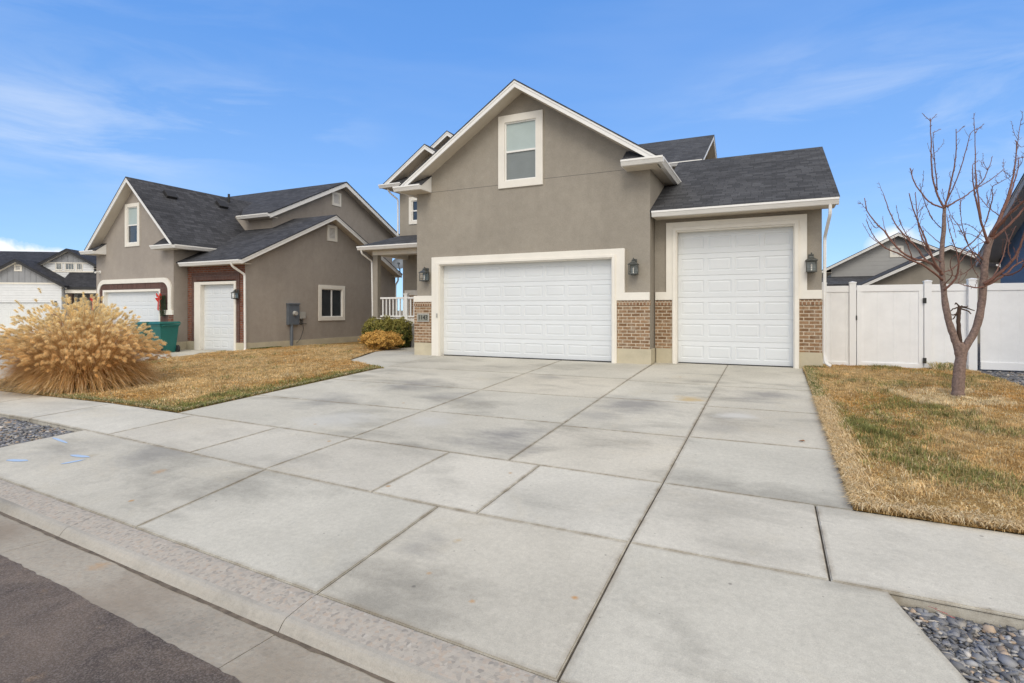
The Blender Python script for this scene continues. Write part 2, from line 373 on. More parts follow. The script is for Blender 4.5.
def bulk(name, verts, faces, cols, mat, parent=None, smooth=False):
    verts = np.asarray(verts, np.float32); faces = np.asarray(faces, np.int32); k = faces.shape[1]
    me = bpy.data.meshes.new(name); me.vertices.add(len(verts)); me.vertices.foreach_set('co', verts.ravel())
    me.loops.add(faces.size); me.loops.foreach_set('vertex_index', faces.ravel())
    me.polygons.add(len(faces)); me.polygons.foreach_set('loop_start', np.arange(0, faces.size, k, dtype=np.int32))
    me.polygons.foreach_set('loop_total', np.full(len(faces), k, np.int32))
    me.update(calc_edges=True); me.validate()
    if cols is not None:
        a = me.color_attributes.new(name='Col', type='FLOAT_COLOR', domain='POINT')
        c4 = np.ones((len(verts), 4), np.float32); c4[:, :3] = cols; a.data.foreach_set('color', c4.ravel())
    me.materials.append(mat); o = bpy.data.objects.new(name, me); COL.objects.link(o)
    if smooth: me.polygons.foreach_set('use_smooth', np.ones(len(faces), bool))
    if parent is not None: o.parent = parent; o.location = -parent_world(parent)
    return o
def grp(name, parent): return None

fy = lambda y: (lambda u, v, d: (u, y + d, v))          # wall facing -y (the street)
fxp = lambda x: (lambda u, v, d: (x - d, u, v))         # wall facing +x
fxm = lambda x: (lambda u, v, d: (x + d, u, v))         # wall facing -x
rect = lambda a, b, c, d: [(a, c), (b, c), (b, d), (a, d)]

GUT = [(0, 0), (.075, 0), (.085, .02), (.105, .055), (.115, .08), (.13, .085), (.13, .125), (.115, .125), (.112, .1), (0, .1)]
def gutter(parent, p0, p1, out, m=None, h=1.0):
    p0 = Vector(p0); p1 = Vector(p1); out = Vector(out); g = MB()
    g.prism([p0 + out * a + Vector((0, 0, b * h)) for a, b in GUT], p1 - p0)
    return g.build('gutter', m or M['white'], parent)
def downspout(parent, pts, r=.036, m=None):
    g = MB(); pp = [Vector(p) for p in pts]; q = []
    for k, p in enumerate(pp):
        if 0 < k < len(pp) - 1:
            a = (pp[k - 1] - p).normalized() * .05; b = (pp[k + 1] - p).normalized() * .05
            q += [p + a, p + a * .3 + b * .3, p + b]
        else: q.append(p)
    g.tube(q, r, 6); return g.build('downspout', m or M['white'], parent)

def gable(parent, axis, c, zr, slope, half, a0, a1, ends=(1, 0), wall_half=None, over=.4, mroof=None, mf=None, ms=None,
          gut=(1, 1), gut_m=None, eaves=(1, 1), fh=.155, lo=(None, None), eave0=(0, 0), eave1=(0, 0)):
    """ridge runs along axis; c across position of the ridge"""
    P = (lambda a, b, z: Vector((b, a, z))) if axis == 'y' else (lambda a, b, z: Vector((a, b, z)))
    mroof = mroof or M['shingle']; mf = mf or M['white']; ms = ms or M['soffit']; wh = wall_half or half - over
    t = .032; r = MB(); f = MB(); so = MB(); L = math.hypot(1, slope)
    for i, s in enumerate((-1, 1)):
        hb = half; A0 = a0 - .02 if ends[0] else a0; A1 = a1 + .02 if ends[1] else a1
        e = c + s * (hb + .02); ze = zr - slope * (hb + .02)
        r.prism([P(A0, c, zr), P(A0, e, ze), P(A0, e, ze - t), P(A0, c, zr - t)], P(A1 - A0, 0, 0))
        for k, on in enumerate(ends):
            if not on: continue
            fa = a0 if k == 0 else a1 - .035; e2 = c + s * hb; z2 = zr - slope * hb
            f.prism([P(fa, c, zr - t - .001), P(fa, e2, z2 - t - .001), P(fa, e2, z2 - t - fh * .97), P(fa, c, zr - t - fh)], P(.035, 0, 0))
            # narrow shadow board on top
            fb = a0 - .012 if k == 0 else a1
            f.prism([P(fb, c, zr - t - .002), P(fb, e2, z2 - t - .002), P(fb, e2, z2 - t - .05), P(fb, c, zr - t - .05)], P(.012, 0, 0))
            sa, sb = (a0 + .035, a0 + over) if k == 0 else (a1 - over, a1 - .035)
            so.prism([P(sa, c, zr - t - fh + .03), P(sa, c + s * hb, z2 - t - fh + .03), P(sa, c + s * hb, z2 - t - fh + .015), P(sa, c, zr - t - fh + .015)], P(sb - sa, 0, 0))
        if eaves[i]:
            ze2 = zr - slope * hb; x0, x1 = c + s * wh, c + s * hb
            E0 = a0 + eave0[i] + (.036 if ends[0] else 0); E1 = a1 - eave1[i] - (.036 if ends[1] else 0)
            so.prism([P(E0, x0, ze2 - .165), P(E0, x1 - s * .02, ze2 - .165), P(E0, x1 - s * .02, ze2 - .15), P(E0, x0, ze2 - .15)], P(E1 - E0, 0, 0))
            f.prism([P(E0, x1, ze2 - t - .005), P(E0, x1 - s * .02, ze2 - t - .005), P(E0, x1 - s * .02, ze2 - .17), P(E0, x1, ze2 - .17)], P(E1 - E0, 0, 0))
            if gut[i]:
                out = P(0, s, 0); g0 = a0 + eave0[i] - (.0 if not ends[0] else 0); g1 = a1 - eave1[i]
                gutter(parent, P(g0, x1 + s * .001, ze2 - .17), P(g1, x1 + s * .001, ze2 - .17), out, gut_m)
    ro = r.build('roof', mroof, parent)
    f.build('fascia', mf, ro)
    if so.v: so.build('soffit', ms, ro)
    return ro
def cornice(parent, xi, xo, y0, yw, z, hgt=.3, slope=.66, roofm=None):
    """boxed return at a gable's foot: inner end xi, outer end xo, front y0 to wall yw, soffit height z"""
    b = MB(); xa, xb = min(xi, xo), max(xi, xo); sg = 1 if xo > xi else -1
    b.box(xa, xb, y0, yw - .002, z, z + .10)
    x = xi if sg > 0 else xi - .02
    b.prism([(x, y0, z + .10), (x, yw - .002, z + .10), (x, yw - .002, z + .10 + hgt), (x, y0, z + .125)], (.02, 0, 0))
    o = b.build('cornice_return', M['white'], parent)
    xm = xo - sg * min(abs(xo - xi) * .8, hgt / slope + .05); xi2 = xi - sg * .01
    r = MB(); r.prism([(xi2, y0 - .03, z + .13), (xo, y0 - .03, z + .13), (xo, yw - .003, z + .135), (xm, yw - .003, z + .12 + hgt), (xi2, yw - .003, z + .12 + hgt)], (0, 0, -.022))
    r.build('return_roof', roofm or M['shingle'], o)
    g = MB(); g.prism([Vector((xa, y0, z)) + Vector((0, -a_, b_)) for a_, b_ in GUT], (xb - xa + .13, 0, 0)) if sg > 0 else g.prism([Vector((xa - .13, y0, z)) + Vector((0, -a_, b_)) for a_, b_ in GUT], (xb - xa + .13, 0, 0)); g.build('gutter', M['white'], o)
    s = MB(); s.box(xa + .02, xb - .02, y0 + .01, yw - .003, z - .012, z - .001); s.build('soffit', M['soffit'], o)
    return o

def garage_door(parent, x0, x1, z0, z1, y, cols, rows, groove=True, m=None, plain=False):
    b = MB(); H = (z1 - z0) / rows; W = (x1 - x0)
    mg = .045; cw = (W - mg) / cols
    b.mi = 0
    for r in range(rows):
        za = z0 + r * H + .003; zb = z0 + (r + 1) * H - .003
        b.face([(x0, y + .008, zb - .004), (x1, y + .008, zb - .004), (x1, y + .012, zb + .006), (x0, y + .012, zb + .006)])
        b.face([(x0, y + .012, za - .004), (x1, y + .012, za - .004), (x1, y, za + .004), (x0, y, za + .004)])
        if plain:
            b.face([(x0, y, za + .004), (x1, y, za + .004), (x1, y + .001, (za + zb) / 2), (x0, y + .001, (za + zb) / 2)])
            b.face([(x0, y + .012, (za + zb) / 2 + .01), (x1, y + .012, (za + zb) / 2 + .01), (x1, y + .001, (za + zb) / 2), (x0, y + .001, (za + zb) / 2)])
            b.face([(x0, y + .012, (za + zb) / 2 + .01), (x1, y + .012, (za + zb) / 2 + .01), (x1, y, (za + zb) / 2 + .02), (x0, y, (za + zb) / 2 + .02)])
            b.face([(x0, y, (za + zb) / 2 + .02), (x1, y, (za + zb) / 2 + .02), (x1, y + .008, zb - .004), (x0, y + .008, zb - .004)]); continue
        zs = [za + .004, za + .105, zb - .105, zb - .004]
        # borders
        b.face([(x0, y, zs[0]), (x1, y, zs[0]), (x1, y, zs[1]), (x0, y, zs[1])]); b.face([(x0, y, zs[2]), (x1, y, zs[2]), (x1, y + .008, zs[3]), (x0, y + .008, zs[3])])
        xs = x0
        for c in range(cols):
            ca = x0 + mg / 2 + c * cw + .042; cb = x0 + mg / 2 + (c + 1) * cw - .042
            b.face([(xs, y, zs[1]), (ca, y, zs[1]), (ca, y, zs[2]), (xs, y, zs[2])]); xs = cb
            rings = [(ca, cb, zs[1], zs[2], y), (ca + .012, cb - .012, zs[1] + .009, zs[2] - .012, y + .009), (ca + .022, cb - .022, zs[1] + .02, zs[2] - .022, y + .009), (ca + .06, cb - .06, zs[1] + .05, zs[2] - .05, y + .002)]
            cr = [[(a, yy, c0), (b_, yy, c0), (b_, yy, d0), (a, yy, d0)] for a, b_, c0, d0, yy in rings]
            for k in range(3):
                for q in range(4):
                    b.face([cr[k][q], cr[k][(q + 1) % 4], cr[k + 1][(q + 1) % 4], cr[k + 1][q]])
            b.face(cr[3])
        b.face([(xs, y, zs[1]), (x1, y, zs[1]), (x1, y, zs[2]), (xs, y, zs[2])])
    b.box(x0, x1, y + .03, y + .05, z0, z1)
    o = b.build('garage_door', m or M['door'], parent)
    s = MB(); s.box(x0, x1, y + .001, y + .045, z0 - .03, z0 - .001); s.build('bottom_seal', M['seal'], o)
    return o

def window(parent, fn, u0, u1, v0, v1, tw=.12, style='hung', glass=None, proud=.03, top=None):
    """trimmed window: fn maps (u,v,depth); negative depth is proud of the wall"""
    f = MB(); f.wall(rect(u0, u1, v0, v1), [rect(u0 + tw, u1 - tw, v0 + tw, v1 - tw)], lambda u, v, d: fn(u, v, d - proud), proud + .02)
    o = f.build('window', M['trim'], parent, bevel=.006)
    a0, a1, b0, b1 = u0 + tw, u1 - tw, v0 + tw, v1 - tw
    s = MB(); w = .03
    s.wall(rect(a0, a1, b0, b1), [rect(a0 + w, a1 - w, b0 + w, b1 - w)], lambda u, v, d: fn(u, v, d + .0), .05)
    if style == 'hung':
        mid = (b0 + b1) / 2; s.wall(rect(a0 + w, a1 - w, mid - .025, mid + .02), [], lambda u, v, d: fn(u, v, d + .005), .04)
    elif style == 'slide':
        mid = (a0 + a1) / 2; s.wall(rect(mid - .025, mid + .025, b0 + w, b1 - w), [], lambda u, v, d: fn(u, v, d + .005), .04)
    elif style == 'grid':
        mid = (b0 + b1) / 2
        for k in (1, 2):
            x = a0 + (a1 - a0) * k / 3; s.wall(rect(x - .012, x + .012, b0 + w, b1 - w), [], lambda u, v, d: fn(u, v, d + .01), .03)
        s.wall(rect(a0 + w, a1 - w, mid + .2, mid + .225), [], lambda u, v, d: fn(u, v, d + .01), .03)
    s.build('sash', M['white'], o)
    g = MB(); mid = (b0 + b1) / 2
    if style == 'hung' and top:
        g.wall(rect(a0 + w, a1 - w, b0 + w, mid), [], lambda u, v, d: fn(u, v, d + .035), .008); g.build('pane', glass or M['glass'], o)
        g = MB(); g.wall(rect(a0 + w, a1 - w, mid, b1 - w), [], lambda u, v, d: fn(u, v, d + .035), .008); g.build('pane', top, o)
    else:
        g.wall(rect(a0 + w, a1 - w, b0 + w, b1 - w), [], lambda u, v, d: fn(u, v, d + .035), .008); g.build('pane', glass or M['glass'], o)
    return o
def vent(parent, fn, u0, u1, v0, v1):
    f = MB(); t = .11; f.wall(rect(u0, u1, v0, v1), [rect(u0 + t, u1 - t, v0 + t, v1 - t)], lambda u, v, d: fn(u, v, d - .03), .05)
    o = f.build('gable_vent', M['trim'], parent, bevel=.005); s = MB(); k = v0 + t + .01
    while k < v1 - t - .03:
        s.wall([(u0 + t, k), (u1 - t, k), (u1 - t, k + .028), (u0 + t, k + .028)], [], lambda u, v, d: fn(u, v, d - .01), .03); k += .05
    s.build('louver', M['white'], o)
def lantern(parent, x, y, z, sc=1.0, sideways=False):
    """carriage lantern hanging from a wall arm; (x,y,z) = the wall point behind its middle"""
    y -= .002
    f = MB(); w = .085 * sc; h = .20 * sc; cy_ = y - .15 * sc; zb = z - .12 * sc
    b = f
    b.box(x - .05 * sc, x + .05 * sc, y - .015, y, z + .02 * sc, z + .22 * sc)                     # backplate
    b.tube([(x, y - .01, z + .14 * sc), (x, y - .06 * sc, z + .21 * sc), (x, cy_, z + .225 * sc), (x, cy_, z + .19 * sc)], .012 * sc, 8)
    # roof of the lantern
    zt = zb + h
    for (w1, z1, w2, z2) in ((w * 1.28, zt, w * 1.28, zt + .012), (w * 1.25, zt + .012, w * .45, zt + .07 * sc), (w * .45, zt + .07 * sc, w * .32, zt + .10 * sc), (w * .5, zt + .10 * sc, w * .12, zt + .125 * sc)):
        p = [(x - w1, cy_ - w1, z1), (x + w1, cy_ - w1, z1), (x + w1, cy_ + w1, z1), (x - w1, cy_ + w1, z1)]
        q = [(x - w2, cy_ - w2, z2), (x + w2, cy_ - w2, z2), (x + w2, cy_ + w2, z2), (x - w2, cy_ + w2, z2)]
        for k in range(4): b.face([p[k], p[(k + 1) % 4], q[(k + 1) % 4], q[k]])
        b.face(p); b.face(q)
    b.tube([(x, cy_, zt + .12 * sc), (x, cy_, zt + .15 * sc), (x, cy_, zt + .165 * sc)], [.008 * sc, .014 * sc, .004 * sc], 8)
    for sx in (-1, 1):
        for sy in (-1, 1):
            b.box(x + sx * w - .007, x + sx * w + .007, cy_ + sy * w - .007, cy_ + sy * w + .007, zb, zt)
    b.box(x - w * 1.12, x + w * 1.12, cy_ - w * 1.12, cy_ + w * 1.12, zb - .018, zb + .006)
    b.box(x - w * .6, x + w * .6, cy_ - w * .6, cy_ + w * .6, zb - .032, zb - .018)
    for zz in (zb + h * .22, zb + h * .8):
        b.box(x - w, x + w, cy_ - w - .005, cy_ - w + .003, zz - .003, zz + .003); b.box(x + w - .003, x + w + .005, cy_ - w, cy_ + w, zz - .003, zz + .003); b.box(x - w - .005, x - w + .003, cy_ - w, cy_ + w, zz - .003, zz + .003)
    o = f.build('wall_lantern', M['pewter'], parent)
    g = MB(); g.tube([(x, cy_, zb + .006), (x, cy_, zb + h * .45)], .014 * sc, 8); g.tube([(x, cy_, zb + h * .45), (x, cy_, zb + h * .58), (x, cy_, zb + h * .75)], [.012, .02 * sc, .002], 8); g.build('bulb', M['bulb'], o)
    g = MB()
    g.box(x - w * .9, x + w * .9, cy_ + w * .86, cy_ + w * .9, zb + .01, zt - .004)
    g.build('glass', M['lampglass'], o)
    return o

# ------------------------------------------------------------------ terrain
def yE(x): return float(np.interp(x, [-60, -14, -8.235, .54, 6, 40], [8.0, 5.63, 5.35, 4.98, 4.78, 3.6]))
def yD(x): return float(np.interp(x, [-60, -14, -8.53, -4.7, -2.5, .3, 6, 40], [6.9, 4.5, 4.22, 3.93, 3.79, 3.74, 3.6, 2.5]))
def yC(x): return 2.29 - .072 * x if x < 0 else 2.29 - .045 * x
def tilt(x): return -min(.40, max(0, (-10 - x)) * .021)
def zg(x, y):
    e, d, c = yE(x), yD(x), yC(x); h = c - .66
    return float(np.interp(y, [h - 5, h, c - .26, c - .15, c, d, e, 12.45], [-.46, -.535, -.55, -.485, -.47, -.375, -.33, 0])) + tilt(x)
# base sheet to the horizon
g = MB()
xs = [-900, -400, -150, -80, -50, -35, -28] + [-24 + 1.5 * i for i in range(24)] + [14, 20, 30, 50, 90, 200, 500, 900]
ys = [-900, -300, -100, -40, -15, -6, -3, -1, 0, 1, 1.6, 2.2, 2.8, 3.4, 4, 4.6, 5.2, 6, 8, 10, 12.45, 15, 20, 30, 50, 90, 200, 500, 1500]
gi = {}
for i, x in enumerate(xs):
    for j, y in enumerate(ys): gi[i, j] = len(g.v); g.v.append((x, y, zg(x, y) - .14))
for i in range(len(xs) - 1):
    for j in range(len(ys) - 1): g.f.append([gi[i, j], gi[i + 1, j], gi[i + 1, j + 1], gi[i, j + 1]]); g.m.append(0)
struct(g.build('ground', M['dirt'], uv=False, recalc=False))

def slabs(name, polys, mat, thick=.12, gap=.006, tones=None, lift=0, base=True, amp=.035):
    bm = bmesh.new(); cl = bm.loops.layers.float_color.new('tone'); ce = bm.loops.layers.float_color.new('edge')
    for k, poly in enumerate(polys):
        cx = sum(p[0] for p in poly) / len(poly); cyy = sum(p[1] for p in poly) / len(poly)
        pts = []
        n = len(poly)
        for i in range(n):
            a, b, c = Vector(poly[i - 1][:2]), Vector(poly[i][:2]), Vector(poly[(i + 1) % n][:2])
            d1 = (b - a).normalized(); d2 = (c - b).normalized(); n1 = Vector((-d1.y, d1.x)); n2 = Vector((-d2.y, d2.x))
            m_ = (n1 + n2); m_ = m_ / max(.3, m_.dot(n1)); pts.append(b + m_ * gap)
        z = [zg(p.x, p.y) + lift for p in pts]
        top = [bm.verts.new((p.x, p.y, zz)) for p, zz in zip(pts, z)]
        bot = [bm.verts.new((p.x, p.y, zz - thick)) for p, zz in zip(pts, z)]
        T = 1 + random.uniform(-amp, amp); w = random.uniform(-.012, .012); fs = []
        fs.append(bm.faces.new(top))
        for i in range(n): fs.append(bm.faces.new([top[i - 1], bot[i - 1], bot[i], top[i]]))
        for f_ in fs:
            for l in f_.loops: l[cl] = (T * (1 + w), T, T * (1 - w), 1)
    es = [e for e in bm.edges if len(e.link_faces) == 2 and abs(e.verts[0].co.z - e.verts[1].co.z) < thick * .8 and any(abs(f_.normal.z) < .5 or True for f_ in e.link_faces)]
    bm.normal_update(); bmesh.ops.recalc_face_normals(bm, faces=bm.faces)
    bmesh.ops.bevel(bm, geom=es, offset=.007, segments=2, affect='EDGES')
    for f_ in bm.faces:
        for l in f_.loops: l[ce] = (1, 1, 1, 1)
    tops = [f_ for f_ in bm.faces if f_.normal.z > .9 and f_.calc_area() > .05]
    bmesh.ops.inset_individual(bm, faces=tops, thickness=.045)
    for f_ in tops:
        for l in f_.loops: l[ce] = (0, 0, 0, 1)
        vs_ = set(f_.verts)
        for v in f_.verts:
            for l in v.link_loops: l[ce] = (0, 0, 0, 1)
    me = bpy.data.meshes.new(name); bm.to_mesh(me); bm.free(); me.materials.append(mat)
    o = bpy.data.objects.new(name, me); COL.objects.link(o); return struct(o)
def sheet(name, poly, mat, lift, res=None):
    """one sheet following the terrain inside a polygon, sampled on a grid clipped to the outline"""
    bm = bmesh.new(); vs = [bm.verts.new((x, y, 0)) for x, y in poly]; bm.faces.new(vs)
    bmesh.ops.triangulate(bm, faces=bm.faces)
    for axis, vals in ((0, sorted(set([-30 + i * 2. for i in range(25)]))), (1, [yy for yy in np.arange(0, 40, 1.0)])):
        for v in vals:
            bmesh.ops.bisect_plane(bm, geom=bm.verts[:] + bm.edges[:] + bm.faces[:], plane_co=(v, 0, 0) if axis == 0 else (0, v, 0), plane_no=(1, 0, 0) if axis == 0 else (0, 1, 0))
    for v in bm.verts: v.co.z = zg(v.co.x, v.co.y) + lift
    bmesh.ops.recalc_face_normals(bm, faces=bm.faces)
    me = bpy.data.meshes.new(name); bm.to_mesh(me); bm.free(); me.materials.append(mat)
    o = bpy.data.objects.new(name, me); COL.objects.link(o); return struct(o)

XL, XR = -8.12, .58                                    # driveway edges
XA, XB, XM = -2.455, -.885, -4.62
def row(x0, x1, y0, y1): return [(x0, y0), (x1, y0), (x1, y1), (x0, y1)]
dw = []
e = yE
for (a, b, yy) in ((XL, XM, [None, 6.78, 8.52, 10.4, 12.58]), (XM, XA, [None, 6.76, 8.48, 10.4, 12.58]), (XA, XB, [None, 6.65, 8.57, 10.24, 13.1]), (XB, XR, [None, 6.68, 8.45, 10.2, 13.1])):
    for k in range(len(yy) - 1):
        y0a = e(a) if yy[k] is None else yy[k]; y0b = e(b) if yy[k] is None else yy[k]
        dw.append([(a, y0a), (b, y0b), (b, yy[k + 1]), (a, yy[k + 1])])
slabs('driveway', dw, M['conc'], gap=.005)
slabs('front_walkway', [[(XL + .01, 10.05), (XL + .01, 12.56), (-8.95, 12.56), (-8.95, 13.4), (-10.68, 13.4), (-10.6, 12.95), (-9.8, 11.0)], [(-10.68, 13.41), (-8.95, 13.41), (-8.95, 15.15), (-10.95, 15.15)]], M['conc'], gap=.005)
sw = []
bx_ = [-40, -34, -28, -22, -17.5, -14.8, -12.3, -9.9, -7.7, -5.9, -4.6, -3.18, -2.1, XB, .31, 1.75, 3.3, 4.9, 6.6, 9, 12, 18]
for a, b in zip(bx_[:-1], bx_[1:]): sw.append([(a, yD(a)), (b, yD(b)), (b, yE(b)), (a, yE(a))])
slabs('sidewalk', sw, M['walk'], gap=.006)
ap = [[(-8.5, yC(-8.5)), (-4.48, yC(-4.48)), (-4.58, yD(-4.58)), (-8.28, yD(-8.28))],
      [(-4.48, yC(-4.48)), (XA, yC(XA)), (XA, yD(XA)), (-4.58, yD(-4.58))],
      [(XA, yC(XA)), (XB, yC(XB)), (XB, yD(XB)), (XA, yD(XA))],
      [(XB, yC(XB)), (1.02, yC(1.02)), (.60, yD(.6)), (XB, yD(XB))]]
slabs('driveway_apron', ap, M['conc'], gap=.006)
slabs('neighbour_driveway', [[(-26, yE(-26)), (-16.5, yE(-16.5)), (-16.5, 9), (-26, 9)], [(-26, 9.01), (-16.5, 9.01), (-16.4, 12.3), (-15.95, 12.3), (-15.95, 12.78), (-26, 12.78)]], M['conc'], gap=.006)
slabs('far_driveway', [[(-59, 21), (-44, 7.6), (-38, 8.2), (-49, 23.6), (-56, 23)]], M['walk'])
# dark joint filler just below the slab tops
def joint_sheet(polys, drop):
    b = MB()
    for p in polys: b.face([(x, y, zg(x, y) - drop) for x, y in p])
    return b
jb = joint_sheet(dw + sw + ap, .016); struct(jb.build('joint_filler', M['joint'], uv=False, recalc=False))

# curb and gutter, one section per pour
def strip_along(name, offs, mat, x0, x1, cuts=(), gap=.006):
    b = MB(); xsn = [x0] + [c for c in cuts if x0 < c < x1] + [x1]
    for a, c in zip(xsn[:-1], xsn[1:]):
        n = max(1, int((c - a) / .5)); X = [a + gap / 2 + (c - a - gap) * i / n for i in range(n + 1)]
        for i in range(n):
            for (o0, z0), (o1, z1) in zip(offs[:-1], offs[1:]):
                b.face([(X[i], yC(X[i]) + o0, z0 + tilt(X[i])), (X[i + 1], yC(X[i + 1]) + o0, z0 + tilt(X[i + 1])), (X[i + 1], yC(X[i + 1]) + o1, z1 + tilt(X[i + 1])), (X[i], yC(X[i]) + o1, z1 + tilt(X[i]))])
        for xe in (X[0], X[-1]):
            b.face([(xe, yC(xe) + o, z + tilt(xe)) for o, z in offs] + [(xe, yC(xe) + offs[-1][0], -.8), (xe, yC(xe) + offs[0][0], -.8)])
    o = b.build(name, mat, smooth=False); return struct(o)
cuts = [-26, -17.4, -14.3, -11.2, -8.1, -5.03, -2.45, .6, 3.6, 6.7, 9.8, 13]
strip_along('curb_top', [(-.004, -.60), (-.006, -.473), (-.05, -.472), (-.19, -.492), (-.20, -.494)], M['agg'], -40, 20, cuts)
strip_along('curb_face', [(-.20, -.494), (-.225, -.496), (-.245, -.504), (-.262, -.520), (-.275, -.538), (-.285, -.549)], M['curbface'], -40, 20, cuts)
strip_along('gutter_pan', [(-.285, -.549), (-.31, -.5505), (-.66, -.534), (-.665, -.56)], M['gutter'], -40, 20, cuts)
b = MB(); Xd = [-30 + i * .06 for i in range(800)]
for i in range(len(Xd) - 1):
    q = []
    for xx, k in ((Xd[i], 0), (Xd[i + 1], 0), (Xd[i + 1], 1), (Xd[i], 1)):
        wd_ = .018 + .022 * max(0, noise.noise(Vector((xx * 1.3, 2, 0))) + .35) + .010 * noise.noise(Vector((xx * 9, 5, 0)))
        o_ = -.286 - (wd_ if k else 0) + (.004 * noise.noise(Vector((xx * 7, 8, 0))) if not k else 0); q.append((xx, yC(xx) + o_, -.5475 + tilt(xx)))
    b.face(q)
struct(b.build('gutter_dirt', M['silt'], uv=False))
b = MB(); X = [-60 + i * .5 for i in range(100)] + [-10 + i * .04 for i in range(350)] + [4 + i * .5 for i in range(90)]
rows = [(-.652, -.5300), (-.72, -.5275), (-1.2, -.524), (-3, -.48), (-6, -.40), (-9, -.48), (-12, -.6)]
for i in range(len(X) - 1):
    for k in range(len(rows) - 1):
        w = lambda x, kk: (noise.noise(Vector((x * 2.1, 0, 0))) * .016 + noise.noise(Vector((x * 14, 4, 0))) * .012) if kk == 0 else 0
        q = []
        for (xx, kk) in ((X[i], k), (X[i + 1], k), (X[i + 1], k + 1), (X[i], k + 1)):
            q.append((xx, yC(xx) + rows[kk][0] + w(xx, kk), rows[kk][1] + tilt(xx)))
        b.face(q)
struct(b.build('road', M['asphalt'], uv=False))

# gravel beds
GL = [(-40, yC(-40) + .01), (-8.52, yC(-8.52) + .01), (-8.30, yD(-8.3) - .01), (-14, yD(-14) - .01), (-40, yD(-40) - .01)]
GR = [(1.05, yC(1.05) + .01), (12, yC(12) + .01), (12, yD(12) - .01), (3, yD(3) - .01), (.63, yD(.63) - .01)]
sheet('gravel_bed', GL, M['gravelbase'], -.075); sheet('gravel_bed', GR, M['gravelbase'], -.075)
RG = [(3.75, 10.9), (4.45, 9.9), (9, 8.6), (12, 13.6), (12, 30), (1.2, 30), (1.2, 14.15), (3.7, 14.0), (3.62, 12.7)]
sheet('gravel_pad', RG, M['gravelbase'], -.03)

def inpoly(x, y, poly):
    r = np.zeros(len(x), bool); n = len(poly)
    for i in range(n):
        x0, y0 = poly[i - 1]; x1, y1 = poly[i]
        c = ((y0 > y) != (y1 > y)) & (x < (x1 - x0) * (y - y0) / (y1 - y0 + 1e-12) + x0); r ^= c
    return r
def scatter(poly, dens, n_max=10 ** 7):
    P_ = np.array(poly); x0, y0 = P_.min(0); x1, y1 = P_.max(0); n = int((x1 - x0) * (y1 - y0) * dens)
    x = rng.uniform(x0, x1, n); y = rng.uniform(y0, y1, n); k = inpoly(x, y, poly); return x[k], y[k]
vzg = np.vectorize(zg)
def pebbles(name, poly, dens, size, lift, label):
    x, y = scatter(poly, dens); n = len(x); z = vzg(x, y) + lift
    ico = np.array([(0, 0, 1), (.89, 0, .45), (.28, .85, .45), (-.72, .53, .45), (-.72, -.53, .45), (.28, -.85, .45), (.72, .53, -.45), (-.28, .85, -.45), (-.89, 0, -.45), (-.28, -.85, -.45), (.72, -.53, -.45), (0, 0, -1)])
    F = np.array([(0, 1, 2), (0, 2, 3), (0, 3, 4), (0, 4, 5), (0, 5, 1), (1, 6, 2), (2, 7, 3), (3, 8, 4), (4, 9, 5), (5, 10, 1), (2, 6, 7), (3, 7, 8), (4, 8, 9), (5, 9, 10), (1, 10, 6), (6, 11, 7), (7, 11, 8), (8, 11, 9), (9, 11, 10), (10, 11, 6)])
    s = size * np.exp(rng.normal(0, .38, n)); S = np.stack([s * rng.uniform(.7, 1.5, n), s * rng.uniform(.6, 1.0, n), s * rng.uniform(.22, .42, n)], 1)
    V = ico[None] * (1 + rng.uniform(-.36, .36, (n, 12, 1))) * S[:, None, :]
    # random tilt
    a = rng.normal(0, .35, n); th = rng.uniform(0, 6.28, n)
    c, s_ = np.cos(a)[:, None], np.sin(a)[:, None]; yv = V[:, :, 1] * c - V[:, :, 2] * s_; zv = V[:, :, 1] * s_ + V[:, :, 2] * c; V = np.stack([V[:, :, 0], yv, zv], 2)
    c, s_ = np.cos(th)[:, None], np.sin(th)[:, None]; xv = V[:, :, 0] * c - V[:, :, 1] * s_; yv = V[:, :, 0] * s_ + V[:, :, 1] * c; V = np.stack([xv, yv, V[:, :, 2]], 2)
    V += np.stack([x, y, z + rng.uniform(-.3, .9, n) * size], 1)[:, None, :]
    pal = np.array([(.13, .133, .145), (.185, .19, .205), (.27, .27, .275), (.15, .148, .15), (.34, .315, .28), (.38, .29, .21), (.095, .095, .10), (.22, .222, .235), (.46, .43, .39)])
    pr = rng.choice(len(pal), n, p=[.15, .17, .14, .13, .10, .08, .08, .10, .05]); C = pal[pr] * rng.uniform(.75, 1.25, (n, 1))
    o = bulk(name, V.reshape(-1, 3), (F[None] + (np.arange(n) * 12)[:, None, None]).reshape(-1, 3), np.repeat(C, 12, 0), M['pebble'], smooth=False)
    return tag(o, label, 'gravel', kind='stuff')
M['pebble'] = mat_attr('pebbles', .55, 0, .4)
pebbles('gravel', [p for p in GR if p[0] < 5] + [] and [(1.05, yC(1.05) + .02), (5.2, yC(5.2) + .02), (5.2, yD(5.2) - .02), (.65, yD(.65) - .02)], 5200, .0165, -.072, 'loose dark slate gravel in the bed between sidewalk and curb, right of the driveway')
pebbles('gravel', [(-14, yC(-14) + .02), (-8.56, yC(-8.56) + .02), (-8.34, yD(-8.34) - .02), (-14, yD(-14) - .02)], 2300, .019, -.066, 'loose dark slate gravel in the bed between sidewalk and curb, left of the driveway')
pebbles('gravel', [(3.8, 10.8), (4.5, 9.8), (8, 9), (8, 16), (3.75, 16), (3.68, 12.8)], 900, .022, -.02, 'dark gravel on the pad running under the wide white gate at the right')

